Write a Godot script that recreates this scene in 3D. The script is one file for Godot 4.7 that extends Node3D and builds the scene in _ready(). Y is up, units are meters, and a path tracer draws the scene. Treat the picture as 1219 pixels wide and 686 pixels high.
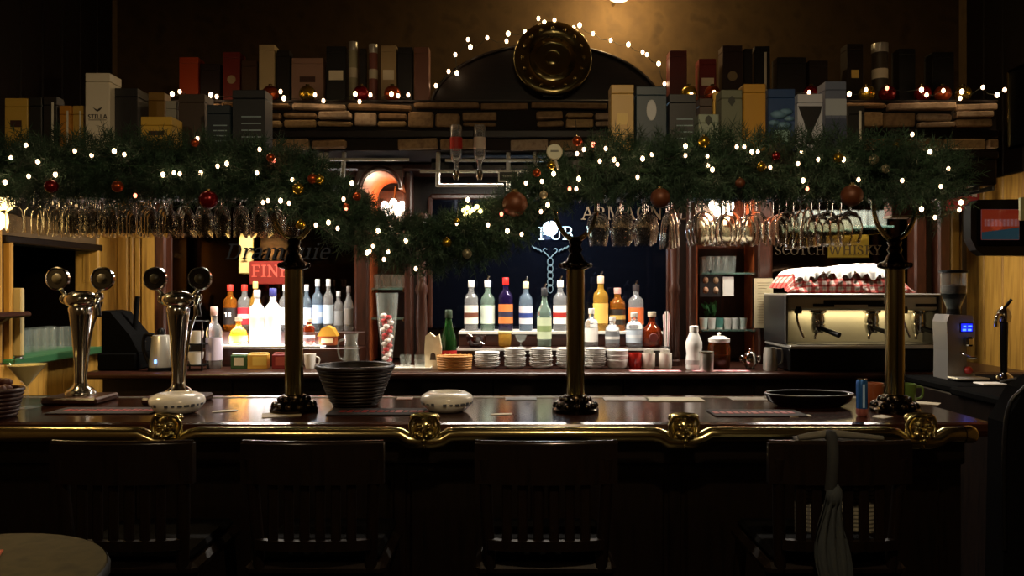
extends Node3D
# A pub bar at night: polished bar with brass rail, gantries dressed with pine garland, and a lit back bar behind.
# Units are metres, y is up, the back bar lies towards -z. Distances d below are metres in front of the photographer's place.

const F := 940.0            # focal length in pixels of the 1219 x 686 frame
const EYE := 1.6
const BAR_Y := 1.10
const CNT_Y := 1.13
const STEP1_Y := 1.24
const STEP2_Y := 1.33
const SHELF_Y := 2.12       # top of the gantry shelf over the bar
const LEDGE_Y := 2.658      # top of the stone ledge of the back bar

var M := {}
var used := {}
var rng := RandomNumberGenerator.new()
var meshes := {}

func _ready():
	rng.seed = 7
	var cam := Camera3D.new()
	cam.name = "camera"
	cam.position = Vector3(0, EYE, 0)
	cam.fov = rad_to_deg(2.0 * atan(343.0 / F))
	cam.near = 0.05
	cam.far = 60.0
	cam.current = true
	add_child(cam)
	var env := Environment.new()
	env.background_mode = Environment.BG_COLOR
	env.background_color = Color(0, 0, 0)
	env.tonemap_mode = Environment.TONE_MAPPER_LINEAR
	env.tonemap_exposure = 1.0
	env.sdfgi_enabled = true
	env.ssao_enabled = true
	env.ssil_enabled = true
	var we := WorldEnvironment.new()
	we.name = "environment"
	we.environment = env
	add_child(we)
	# the room's pendant lamp hangs outside the frame, above the guests' side of the bar; the other lamps sit in their builders
	make_materials()
	build_pendants()
	build_room()
	build_bar()
	build_back_bar()
	build_canopy()
	build_gantry()
	build_lamps()
	build_bottles()
	build_counter_things()
	build_bar_things()
	build_boxes()
	build_garlands()
	build_glasses()
	build_stools()
	build_right_side()

# ---------------------------------------------------------------- places
func wx(px: float, d: float) -> float:
	return (px - 609.5) * d / F
func wy(py: float, d: float) -> float:
	return EYE - (py - 343.0) * d / F
func P(px: float, py: float, d: float) -> Vector3:
	return Vector3(wx(px, d), wy(py, d), -d)

# ---------------------------------------------------------------- mesh building
class MB:
	var v := PackedVector3Array()
	var n := PackedVector3Array()
	var u := PackedVector2Array()
	var t := Transform3D()

	func tri(a: Vector3, b: Vector3, c: Vector3, na: Vector3, nb: Vector3, nc: Vector3, ua := Vector2(), ub := Vector2(), uc := Vector2()) -> void:
		var g := (b - a).cross(c - a)
		if g.length_squared() < 1e-18:
			return
		if g.dot(na + nb + nc) > 0.0:
			var x := b; b = c; c = x
			x = nb; nb = nc; nc = x
			var y := ub; ub = uc; uc = y
		v.append(t * a); v.append(t * b); v.append(t * c)
		n.append((t.basis * na).normalized()); n.append((t.basis * nb).normalized()); n.append((t.basis * nc).normalized())
		u.append(ua); u.append(ub); u.append(uc)

	func quad(a: Vector3, b: Vector3, c: Vector3, d: Vector3, nn: Vector3) -> void:
		tri(a, b, c, nn, nn, nn, Vector2(0, 1), Vector2(1, 1), Vector2(1, 0))
		tri(a, c, d, nn, nn, nn, Vector2(0, 1), Vector2(1, 0), Vector2(0, 0))

	func box(c: Vector3, s: Vector3, bev := 0.0) -> void:
		var h := s * 0.5
		if bev <= 0.0:
			for ax in 3:
				for sg in [-1.0, 1.0]:
					var nn := Vector3(); nn[ax] = sg
					var p := Vector3(); p[ax] = h[ax] * sg
					var e1 := Vector3(); e1[(ax + 1) % 3] = h[(ax + 1) % 3]
					var e2 := Vector3(); e2[(ax + 2) % 3] = h[(ax + 2) % 3]
					quad(c + p - e1 - e2, c + p + e1 - e2, c + p + e1 + e2, c + p - e1 + e2, nn)
			return
		bev = minf(bev, minf(h.x, minf(h.y, h.z)) * 0.95)
		var k := h - Vector3.ONE * bev
		for ax in 3:
			var a1 := (ax + 1) % 3
			var a2 := (ax + 2) % 3
			for sg in [-1.0, 1.0]:
				var nn := Vector3(); nn[ax] = sg
				var p := Vector3(); p[ax] = h[ax] * sg
				var e1 := Vector3(); e1[a1] = k[a1]
				var e2 := Vector3(); e2[a2] = k[a2]
				quad(c + p - e1 - e2, c + p + e1 - e2, c + p + e1 + e2, c + p - e1 + e2, nn)
			for s1 in [-1.0, 1.0]:
				for s2 in [-1.0, 1.0]:
					var q1 := Vector3(); q1[a1] = h[a1] * s1; q1[a2] = k[a2] * s2
					var q2 := Vector3(); q2[a1] = k[a1] * s1; q2[a2] = h[a2] * s2
					var e := Vector3(); e[ax] = k[ax]
					var nn := Vector3(); nn[a1] = s1; nn[a2] = s2
					quad(c + q1 - e, c + q1 + e, c + q2 + e, c + q2 - e, nn.normalized())
		for sx in [-1.0, 1.0]:
			for sy in [-1.0, 1.0]:
				for sz in [-1.0, 1.0]:
					var sv := Vector3(sx, sy, sz)
					var nn := sv.normalized()
					tri(c + Vector3(h.x, k.y, k.z) * sv, c + Vector3(k.x, h.y, k.z) * sv, c + Vector3(k.x, k.y, h.z) * sv, nn, nn, nn)

	# profile: points (radius, height), turned round the y axis; corners under 40 degrees are smoothed
	func lathe(pr: Array, seg := 16, sx := 1.0, sz := 1.0) -> void:
		var segn := []
		for i in pr.size() - 1:
			var dd: Vector2 = pr[i + 1] - pr[i]
			segn.append(Vector2(dd.y, -dd.x).normalized())
		var flip := 0.0
		for i in pr.size() - 1:
			var a: Vector2 = pr[i]
			var b: Vector2 = pr[i + 1]
			var n0: Vector2 = segn[i]
			var n1: Vector2 = segn[i]
			if i > 0 and n0.dot(segn[i - 1]) > 0.72:
				n0 = (n0 + segn[i - 1]).normalized()
			if i < segn.size() - 1 and n1.dot(segn[i + 1]) > 0.72:
				n1 = (n1 + segn[i + 1]).normalized()
			for j in seg:
				var t0 := TAU * j / seg
				var t1 := TAU * (j + 1) / seg
				var c0 := Vector3(cos(t0) * sx, 0, sin(t0) * sz)
				var c1 := Vector3(cos(t1) * sx, 0, sin(t1) * sz)
				var m0 := Vector3(cos(t0) / sx, 0, sin(t0) / sz).normalized()
				var m1 := Vector3(cos(t1) / sx, 0, sin(t1) / sz).normalized()
				var p00 := c0 * a.x + Vector3.UP * a.y
				var p01 := c1 * a.x + Vector3.UP * a.y
				var p10 := c0 * b.x + Vector3.UP * b.y
				var p11 := c1 * b.x + Vector3.UP * b.y
				var q00 := m0 * n0.x + Vector3.UP * n0.y
				var q01 := m1 * n0.x + Vector3.UP * n0.y
				var q10 := m0 * n1.x + Vector3.UP * n1.y
				var q11 := m1 * n1.x + Vector3.UP * n1.y
				var ua := Vector2(float(j) / seg, 1.0 - float(i) / (pr.size() - 1))
				var ub := Vector2(float(j + 1) / seg, ua.y)
				var uc := Vector2(ub.x, 1.0 - float(i + 1) / (pr.size() - 1))
				var ud := Vector2(ua.x, uc.y)
				tri(p00, p01, p11, q00, q01, q11, ua, ub, uc)
				tri(p00, p11, p10, q00, q11, q10, ua, uc, ud)

	func tube(pts: Array, rad, seg := 6, closed := false, caps := true) -> void:
		var cnt := pts.size()
		var rings := []
		var nrm := []
		var up := Vector3(0.123, 0.97, 0.21).normalized()
		var side := Vector3()
		for i in cnt:
			var a: Vector3 = pts[(i - 1 + cnt) % cnt] if closed else pts[maxi(i - 1, 0)]
			var b: Vector3 = pts[(i + 1) % cnt] if closed else pts[mini(i + 1, cnt - 1)]
			var tg := (b - a).normalized()
			if side == Vector3():
				side = tg.cross(up)
				if side.length() < 0.05:
					side = tg.cross(Vector3.RIGHT)
			side = (side - tg * side.dot(tg)).normalized()
			var bi := tg.cross(side)
			var r: float = rad[i] if rad is Array else rad
			var ring := []
			var nn := []
			for j in seg:
				var w := TAU * j / seg
				var o := side * cos(w) + bi * sin(w)
				ring.append(pts[i] + o * r)
				nn.append(o)
			rings.append(ring)
			nrm.append(nn)
		for i in (cnt if closed else cnt - 1):
			var i2 := (i + 1) % cnt
			for j in seg:
				var j2 := (j + 1) % seg
				tri(rings[i][j], rings[i][j2], rings[i2][j2], nrm[i][j], nrm[i][j2], nrm[i2][j2])
				tri(rings[i][j], rings[i2][j2], rings[i2][j], nrm[i][j], nrm[i2][j2], nrm[i2][j])
		if caps and not closed:
			for e in [0, cnt - 1]:
				var o: Vector3 = (pts[0] - pts[1]) if e == 0 else (pts[cnt - 1] - pts[cnt - 2])
				o = o.normalized()
				for j in seg:
					tri(pts[e], rings[e][j], rings[e][(j + 1) % seg], o, o, o)

	# outline in x/y, thickness from z0 to z1
	func prism(poly: Array, z0: float, z1: float) -> void:
		var pk := PackedVector2Array(poly)
		var ix := Geometry2D.triangulate_polygon(pk)
		for k in range(0, ix.size(), 3):
			for zz in [z0, z1]:
				var nn := Vector3(0, 0, signf(zz - (z0 + z1) * 0.5))
				var a: Vector2 = poly[ix[k]]
				var b: Vector2 = poly[ix[k + 1]]
				var c: Vector2 = poly[ix[k + 2]]
				tri(Vector3(a.x, a.y, zz), Vector3(b.x, b.y, zz), Vector3(c.x, c.y, zz), nn, nn, nn, a, b, c)
		var area := 0.0
		for i in poly.size():
			area += poly[i].cross(poly[(i + 1) % poly.size()])
		for i in poly.size():
			var a: Vector2 = poly[i]
			var b: Vector2 = poly[(i + 1) % poly.size()]
			var o := Vector2((b - a).y, -(b - a).x).normalized() * signf(area)
			quad(Vector3(a.x, a.y, z0), Vector3(b.x, b.y, z0), Vector3(b.x, b.y, z1), Vector3(a.x, a.y, z1), Vector3(o.x, o.y, 0))

	func ball(c: Vector3, r: float, seg := 10, sc := Vector3.ONE) -> void:
		var rows := maxi(4, seg / 2)
		for i in rows:
			for j in seg:
				var q := []
				for k in [[i, j], [i, j + 1], [i + 1, j + 1], [i + 1, j]]:
					var la: float = PI * k[0] / rows
					var lo: float = TAU * k[1] / seg
					q.append(Vector3(sin(la) * cos(lo), cos(la), sin(la) * sin(lo)))
				tri(c + q[0] * r * sc, c + q[1] * r * sc, c + q[2] * r * sc, q[0], q[1], q[2])
				tri(c + q[0] * r * sc, c + q[2] * r * sc, c + q[3] * r * sc, q[0], q[2], q[3])

	# a cloth or sheet: rows of points, smooth normals
	func sheet(rows: Array, thick := 0.0) -> void:
		var nr := rows.size()
		var nc: int = rows[0].size()
		var nn := []
		for i in nr:
			var line := []
			for j in nc:
				var a: Vector3 = rows[mini(i + 1, nr - 1)][j] - rows[maxi(i - 1, 0)][j]
				var b: Vector3 = rows[i][mini(j + 1, nc - 1)] - rows[i][maxi(j - 1, 0)]
				line.append(b.cross(a).normalized())
			nn.append(line)
		for s in ([0.0] if thick == 0.0 else [-1.0, 1.0]):
			for i in nr - 1:
				for j in nc - 1:
					var q := []
					for k in [[i, j], [i, j + 1], [i + 1, j + 1], [i + 1, j]]:
						var nv: Vector3 = nn[k[0]][k[1]] * (1.0 if s == 0.0 else s)
						q.append([rows[k[0]][k[1]] + (nv * thick * 0.5 if s != 0.0 else Vector3()), nv, Vector2(float(k[1]) / (nc - 1), float(k[0]) / (nr - 1))])
					tri(q[0][0], q[1][0], q[2][0], q[0][1], q[1][1], q[2][1], q[0][2], q[1][2], q[2][2])
					tri(q[0][0], q[2][0], q[3][0], q[0][1], q[2][1], q[3][1], q[0][2], q[2][2], q[3][2])

	func done() -> ArrayMesh:
		var arr := []
		arr.resize(Mesh.ARRAY_MAX)
		arr[Mesh.ARRAY_VERTEX] = v
		arr[Mesh.ARRAY_NORMAL] = n
		arr[Mesh.ARRAY_TEX_UV] = u
		var am := ArrayMesh.new()
		am.add_surface_from_arrays(Mesh.PRIMITIVE_TRIANGLES, arr)
		return am

func boxm(s: Vector3, bev := 0.0, c := Vector3.ZERO) -> ArrayMesh:
	var b := MB.new()
	b.box(c, s, bev)
	return b.done()
func lathem(pr: Array, seg := 16, sx := 1.0, sz := 1.0) -> ArrayMesh:
	var b := MB.new()
	b.lathe(pr, seg, sx, sz)
	return b.done()
func tubem(pts: Array, rad, seg := 6, closed := false) -> ArrayMesh:
	var b := MB.new()
	b.tube(pts, rad, seg, closed)
	return b.done()
func prismm(poly: Array, z0: float, z1: float) -> ArrayMesh:
	var b := MB.new()
	b.prism(poly, z0, z1)
	return b.done()
func ballm(r: float, seg := 12, sc := Vector3.ONE, c := Vector3.ZERO) -> ArrayMesh:
	var b := MB.new()
	b.ball(c, r, seg, sc)
	return b.done()
func V(x: float, y: float) -> Vector2:
	return Vector2(x, y)
func arc(c: Vector3, r: float, a0: float, a1: float, k: int) -> Array:
	var o := []
	for i in k + 1:
		var a := lerpf(a0, a1, float(i) / k)
		o.append(c + Vector3(cos(a) * r, sin(a) * r, 0))
	return o
func smooth_path(pts: Array, per := 6) -> Array:
	var cv := Curve3D.new()
	for i in pts.size():
		var a: Vector3 = pts[maxi(i - 1, 0)]
		var b: Vector3 = pts[mini(i + 1, pts.size() - 1)]
		var h := (b - a) / 6.0
		cv.add_point(pts[i], -h, h)
	var out := []
	for i in pts.size() - 1:
		for k in per:
			out.append(cv.sample(i, float(k) / per))
	out.append(pts[pts.size() - 1])
	return out

# ---------------------------------------------------------------- nodes
func numbered(called: String) -> String:
	var k: int = used.get(called, 0)
	used[called] = k + 1
	return called if k == 0 else "%s_%03d" % [called, k]
func tag(o: Node3D, label: String, category: String, group := "") -> Node3D:
	o.set_meta("label", label)
	o.set_meta("category", category)
	if group != "":
		o.set_meta("group", group)
	return o
func thing(called: String, label: String, category: String, at := Vector3.ZERO, turn := 0.0, group := "") -> Node3D:
	var o := Node3D.new()
	o.name = numbered(called)
	add_child(o)
	o.position = at
	o.rotation.y = turn
	return tag(o, label, category, group)
func part(called: String, mesh: Mesh, m: Material, parent: Node3D, at := Vector3.ZERO, label := "") -> MeshInstance3D:
	var o := MeshInstance3D.new()
	o.name = called
	o.mesh = mesh
	o.material_override = m
	parent.add_child(o, true)
	o.position = at
	if label != "":
		o.set_meta("label", label)
	return o
func struct(called: String, mesh: Mesh, m: Material, at := Vector3.ZERO) -> MeshInstance3D:
	var o := MeshInstance3D.new()
	o.name = numbered(called)
	o.mesh = mesh
	o.material_override = m
	add_child(o)
	o.position = at
	o.set_meta("kind", "structure")
	return o
func copy(src: Node3D, at: Vector3, turn: float, label: String) -> Node3D:
	var c: Node3D = src.duplicate()
	c.name = numbered(String(src.name).get_slice("_0", 0))
	add_child(c)
	c.position = at
	c.rotation.y = turn
	c.set_meta("label", label)
	return c
func omni(parent: Node3D, at: Vector3, e: float, c: Color, size: float) -> void:
	var l := OmniLight3D.new()
	l.name = "light"
	l.position = at
	l.light_energy = e
	l.light_color = c
	l.light_size = size
	l.omni_range = 12.0
	l.omni_attenuation = 2.0
	l.shadow_enabled = true
	parent.add_child(l, true)
func area(parent: Node3D, at: Vector3, e: float, c: Color, sx: float, sz: float) -> void:
	var l := AreaLight3D.new()       # shines straight down
	l.name = "light"
	l.rotation.x = -PI / 2
	l.position = at
	l.light_energy = e
	l.light_color = c
	l.area_size = Vector2(sx, sz)
	l.area_normalize_energy = true
	l.area_range = 12.0
	l.shadow_enabled = true
	parent.add_child(l, true)
func words(txt: String, height: float, depth: float, serif := true, bold := false, italic := false) -> TextMesh:
	var tm := TextMesh.new()
	var f := SystemFont.new()
	f.font_names = PackedStringArray(["Droid Serif" if serif else "Droid Sans"])
	f.font_weight = 700 if bold else 400
	tm.font = f
	tm.text = txt
	tm.font_size = 48
	tm.pixel_size = height / 34.0
	tm.depth = depth
	tm.curve_step = 2.0
	return tm

# ---------------------------------------------------------------- materials
func mat(c: Color, rough := 0.6, metal := 0.0, spec := 0.5) -> StandardMaterial3D:
	var m := StandardMaterial3D.new()
	m.albedo_color = c
	m.roughness = rough
	m.metallic = metal
	m.metallic_specular = spec
	return m
func noise_tex(freq: float, cols: Array, offs: Array, sd: int, size := 512, octaves := 4) -> NoiseTexture2D:
	var nz := FastNoiseLite.new()
	nz.seed = sd
	nz.frequency = freq
	nz.fractal_octaves = octaves
	var g := Gradient.new()
	g.offsets = PackedFloat32Array(offs)
	g.colors = PackedColorArray(cols)
	var t := NoiseTexture2D.new()
	t.width = size
	t.height = size
	t.seamless = true
	t.noise = nz
	t.color_ramp = g
	return t
func textured(tex: Texture2D, sc: Vector3, rough: float, spec := 0.5, tint := Color.WHITE) -> StandardMaterial3D:
	var m := mat(tint, rough, 0.0, spec)
	m.albedo_texture = tex
	m.uv1_triplanar = true
	m.uv1_world_triplanar = true
	m.uv1_scale = sc
	return m
func glow(c: Color, e: float) -> StandardMaterial3D:
	var m := mat(c, 0.5)
	m.emission_enabled = true
	m.emission = c
	m.emission_energy_multiplier = e
	return m
func pane(alpha := 0.05, c := Color(0.9, 0.93, 0.9)) -> StandardMaterial3D:
	var m := mat(Color(c.r, c.g, c.b, alpha), 0.02, 0.0, 0.7)
	m.transparency = BaseMaterial3D.TRANSPARENCY_ALPHA
	return m
func filled(c: Color, clear := 0.0) -> StandardMaterial3D:      # a bottle full of drink
	var m := mat(Color(c.r, c.g, c.b, clear), 0.03)
	m.transparency = BaseMaterial3D.TRANSPARENCY_ALPHA
	m.refraction_enabled = true
	m.refraction_scale = 0.036
	return m
var plain := {}
func paint(hex: String, rough := 0.55) -> StandardMaterial3D:
	var k := hex + str(rough)
	if not plain.has(k):
		plain[k] = mat(Color.html(hex), rough)
	return plain[k]

func make_materials():
	var mah := noise_tex(0.008, [Color("1c0d08"), Color("34190e"), Color("27120a"), Color("4a2414")], [0.0, 0.4, 0.55, 1.0], 3)
	M.wood_h = textured(mah, Vector3(0.5, 5, 5), 0.32)
	M.wood_v = textured(mah, Vector3(5, 0.5, 5), 0.32)
	var dk := noise_tex(0.008, [Color("080504"), Color("150d09"), Color("0e0806")], [0.0, 0.5, 1.0], 5)
	M.dark_h = textured(dk, Vector3(0.5, 5, 5), 0.42, 0.35)
	M.dark_v = textured(dk, Vector3(5, 0.5, 5), 0.42, 0.35)
	var bt := noise_tex(0.01, [Color("160b07"), Color("321a0f"), Color("221109")], [0.0, 0.5, 1.0], 9)
	M.bar_top = textured(bt, Vector3(0.35, 3, 3.5), 0.17, 0.42)
	var yw := noise_tex(0.007, [Color("7e5a22"), Color("b58a3c"), Color("98702c")], [0.0, 0.5, 1.0], 11)
	M.yellow = textured(yw, Vector3(4, 0.4, 4), 0.5)
	var pl := noise_tex(0.012, [Color("4a3820"), Color("5a4629"), Color("40301b")], [0.0, 0.6, 1.0], 13)
	M.plaster = textured(pl, Vector3(0.6, 0.6, 0.6), 0.85)
	var fl := noise_tex(0.01, [Color("120c08"), Color("2a1c12")], [0.0, 1.0], 15)
	M.floor = textured(fl, Vector3(0.5, 2, 3), 0.5)
	for k in 4:
		var cc: Array = [[Color("7a6244"), Color("a48a62"), Color("8a7250")], [Color("66503a"), Color("8f7655"), Color("715b40")], [Color("7f6a58"), Color("a99680"), Color("8e7862")], [Color("5e4a34"), Color("84694a"), Color("6e573c")]][k]
		var st := noise_tex(0.03, cc, [0.0, 0.55, 1.0], 21 + k, 256)
		var sm := textured(st, Vector3(2.2, 2.2, 2.2), 0.9)
		M["stone%d" % k] = sm
	M.mortar = mat(Color("1a1410"), 0.95)
	M.brass = mat(Color(0.8, 0.74, 0.52), 0.18, 1.0)
	M.old_brass = mat(Color(0.52, 0.48, 0.33), 0.2, 1.0)
	M.bronze = mat(Color(0.22, 0.18, 0.13), 0.2, 1.0)
	M.chrome = mat(Color(0.78, 0.77, 0.74), 0.1, 1.0)
	M.steel = mat(Color(0.72, 0.71, 0.67), 0.32, 0.55)
	M.satin = mat(Color(0.75, 0.73, 0.66), 0.4, 0.25)
	M.rod = mat(Color(0.74, 0.73, 0.68), 0.3, 0.2)
	M.dull_steel = mat(Color(0.42, 0.42, 0.42), 0.4, 1.0)
	M.black = mat(Color("0b0b0c"), 0.35, 0.0, 0.3)
	M.black_matt = mat(Color("0a0a0a"), 0.85, 0.0, 0.1)
	M.leather = mat(Color("060608"), 0.8, 0.0, 0.15)
	M.china = mat(Color("e9e6df"), 0.18)
	M.white = mat(Color("dedad2"), 0.5)
	M.glass = pane(0.05)
	M.glass_b = pane(0.12, Color(0.8, 0.85, 0.82))
	M.clear = filled(Color(0.96, 0.97, 0.98), 0.14)
	M.brightened = filled(Color(0.97, 0.97, 0.98), 0.8)  # clear glass whitened in its colour for the glare of the lit bay
	M.crystal = filled(Color(1.0, 0.99, 0.96), 0.0)
	M.crystal.refraction_scale = 0.05
	M.bluish = filled(Color(0.76, 0.87, 0.97), 0.16)
	M.greenish = filled(Color(0.8, 0.93, 0.86), 0.16)
	M.amber = filled(Color(0.86, 0.52, 0.16), 0.2)
	M.gold_drink = filled(Color(0.95, 0.74, 0.3), 0.25)
	M.cognac = filled(Color(0.55, 0.2, 0.07), 0.3)
	M.purple = filled(Color(0.2, 0.13, 0.36), 0.25)
	M.green_glass = filled(Color(0.2, 0.42, 0.2), 0.16)
	M.copper = textured(noise_tex(0.008, [Color("7a3a1a"), Color("a8562a")], [0.0, 1.0], 41, 256), Vector3(5, 0.5, 5), 0.4)
	M.mirror = mat(Color(0.09, 0.11, 0.17), 0.07, 0.85)  # navy tint puts the blue flare of the cold lamp into the glass colour
	M.mirror_brown = mat(Color(0.22, 0.17, 0.13), 0.08, 1.0)
	M.glass_green = pane(0.35, Color(0.45, 0.6, 0.55))
	M.tartan = tartan()
	M.glass_h = M.crystal
	M.gloss_dark = mat(Color("17100b"), 0.16)
	M.stool = textured(dk, Vector3(5, 0.5, 5), 0.4, 0.3)
	M.check = check()
	M.screen = screen()
	M.olive = textured(noise_tex(0.02, [Color("3a351f"), Color("4a4328"), Color("413a22")], [0.0, 0.5, 1.0], 45, 256), Vector3(2, 2, 2), 0.75, 0.25)
	M.wire = mat(Color("10180f"), 0.6)
	M.bulb = glow(Color(1.0, 0.84, 0.66), 7.0)
	M.bulb_red = glow(Color(1.0, 0.5, 0.38), 5.0)
	M.lit_white = glow(Color(1.0, 0.98, 0.96), 2.6)
	M.lit_warm = glow(Color(1.0, 0.9, 0.72), 4.0)
	M.lit_cold = glow(Color(0.8, 0.92, 1.0), 9.0)
	M.bauble_gold = mat(Color(0.72, 0.6, 0.2), 0.24, 0.9)
	M.bauble_orange = mat(Color(0.6, 0.26, 0.1), 0.3, 0.8)
	M.bauble_red = mat(Color(0.42, 0.04, 0.05), 0.25, 0.6)
	M.bauble_brown = mat(Color(0.35, 0.18, 0.08), 0.5, 0.3)
	M.bauble_pale = mat(Color(0.55, 0.52, 0.42), 0.4, 0.5)
	M.jar_amber = filled(Color(0.8, 0.42, 0.12), 0.05)
	M.amber_glass = filled(Color(0.95, 0.4, 0.12))
	var nd := mat(Color("ffffff"), 0.7)
	nd.vertex_color_use_as_albedo = true
	M.needle = nd
	M.garland_twig = mat(Color("2b4a30"), 0.9)

func tartan() -> StandardMaterial3D:
	var im := Image.create(256, 256, false, Image.FORMAT_RGB8)
	im.fill(Color("d8c6bc"))
	for y in 256:
		for x in 256:
			var c := Color("dccabf")
			var a := x % 64
			var b := y % 64
			var ra := a < 26
			var rb := b < 26
			if ra and rb:
				c = Color("a02420")
			elif ra or rb:
				c = Color("c4685e")
			if a in [40, 41, 48, 49] or b in [40, 41, 48, 49]:
				c = c.darkened(0.45)
			im.set_pixel(x, y, c)
	var m := mat(Color.WHITE, 0.9)
	m.albedo_texture = ImageTexture.create_from_image(im)
	m.uv1_scale = Vector3(4, 2, 1)
	return m

func check() -> StandardMaterial3D:
	var im := Image.create(64, 64, false, Image.FORMAT_RGB8)
	for y in 64:
		for x in 64:
			var c := Color("8a8574")
			if y % 8 < 3:
				c = c.darkened(0.5)
			if x % 32 < 5:
				c = c.lerp(Color("4a4a50"), 0.6)
			im.set_pixel(x, y, c)
	var m := mat(Color.WHITE, 0.9)
	m.albedo_texture = ImageTexture.create_from_image(im)
	m.uv1_scale = Vector3(3, 4, 1)
	return m
func screen() -> StandardMaterial3D:
	var im := Image.create(96, 72, false, Image.FORMAT_RGB8)
	var r := RandomNumberGenerator.new()
	r.seed = 6
	for y in 72:
		for x in 96:
			var c := Color(0.62, 0.2, 0.12)
			if y > 54 - x * 0.12:
				c = Color(0.1, 0.3, 0.36)
			elif y > 22 and y < 40 and x > 6:
				c = c.lerp(Color(0.75, 0.6, 0.65), 0.35 + 0.5 * r.randf() * float((x / 5) % 2))
			im.set_pixel(x, y, c)
	var m := mat(Color(0.02, 0.02, 0.02), 0.15)
	m.emission_enabled = true
	m.emission = Color.WHITE
	m.emission_operator = BaseMaterial3D.EMISSION_OP_MULTIPLY
	m.emission_texture = ImageTexture.create_from_image(im)
	m.emission_energy_multiplier = 0.3
	m.uv1_scale = Vector3(1, 1, 1)
	return m

# ---------------------------------------------------------------- the room
func build_pendants():
	var spots := [[Vector3(0.35, 2.95, -0.75), 2.1, "brass dome pendant over the guests' side of the bar"], [Vector3(-1.9, 2.95, 0.9), 0.7, "brass dome pendant at the back of the pub room"]]
	for s in spots:
		var t := thing("pendant_lamp", s[2], "lamp", s[0], 0.0, "pendant lamps in the room")
		part("shade", lathem([V(0.02, 0.16), V(0.06, 0.15), V(0.15, 0.08), V(0.2, -0.02), V(0.197, -0.02), V(0.145, 0.075), V(0.02, 0.15)], 24), M.old_brass, t)
		part("cord", tubem([Vector3(0, 0.15, 0), Vector3(0, 0.65, 0)], 0.006), M.black, t)
		part("bulb", ballm(0.055, 16), glow(Color(1.0, 0.8, 0.55), 6.0), t)
		omni(t, Vector3.ZERO, s[1], Color(1.0, 0.88, 0.7), 0.05)

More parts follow.
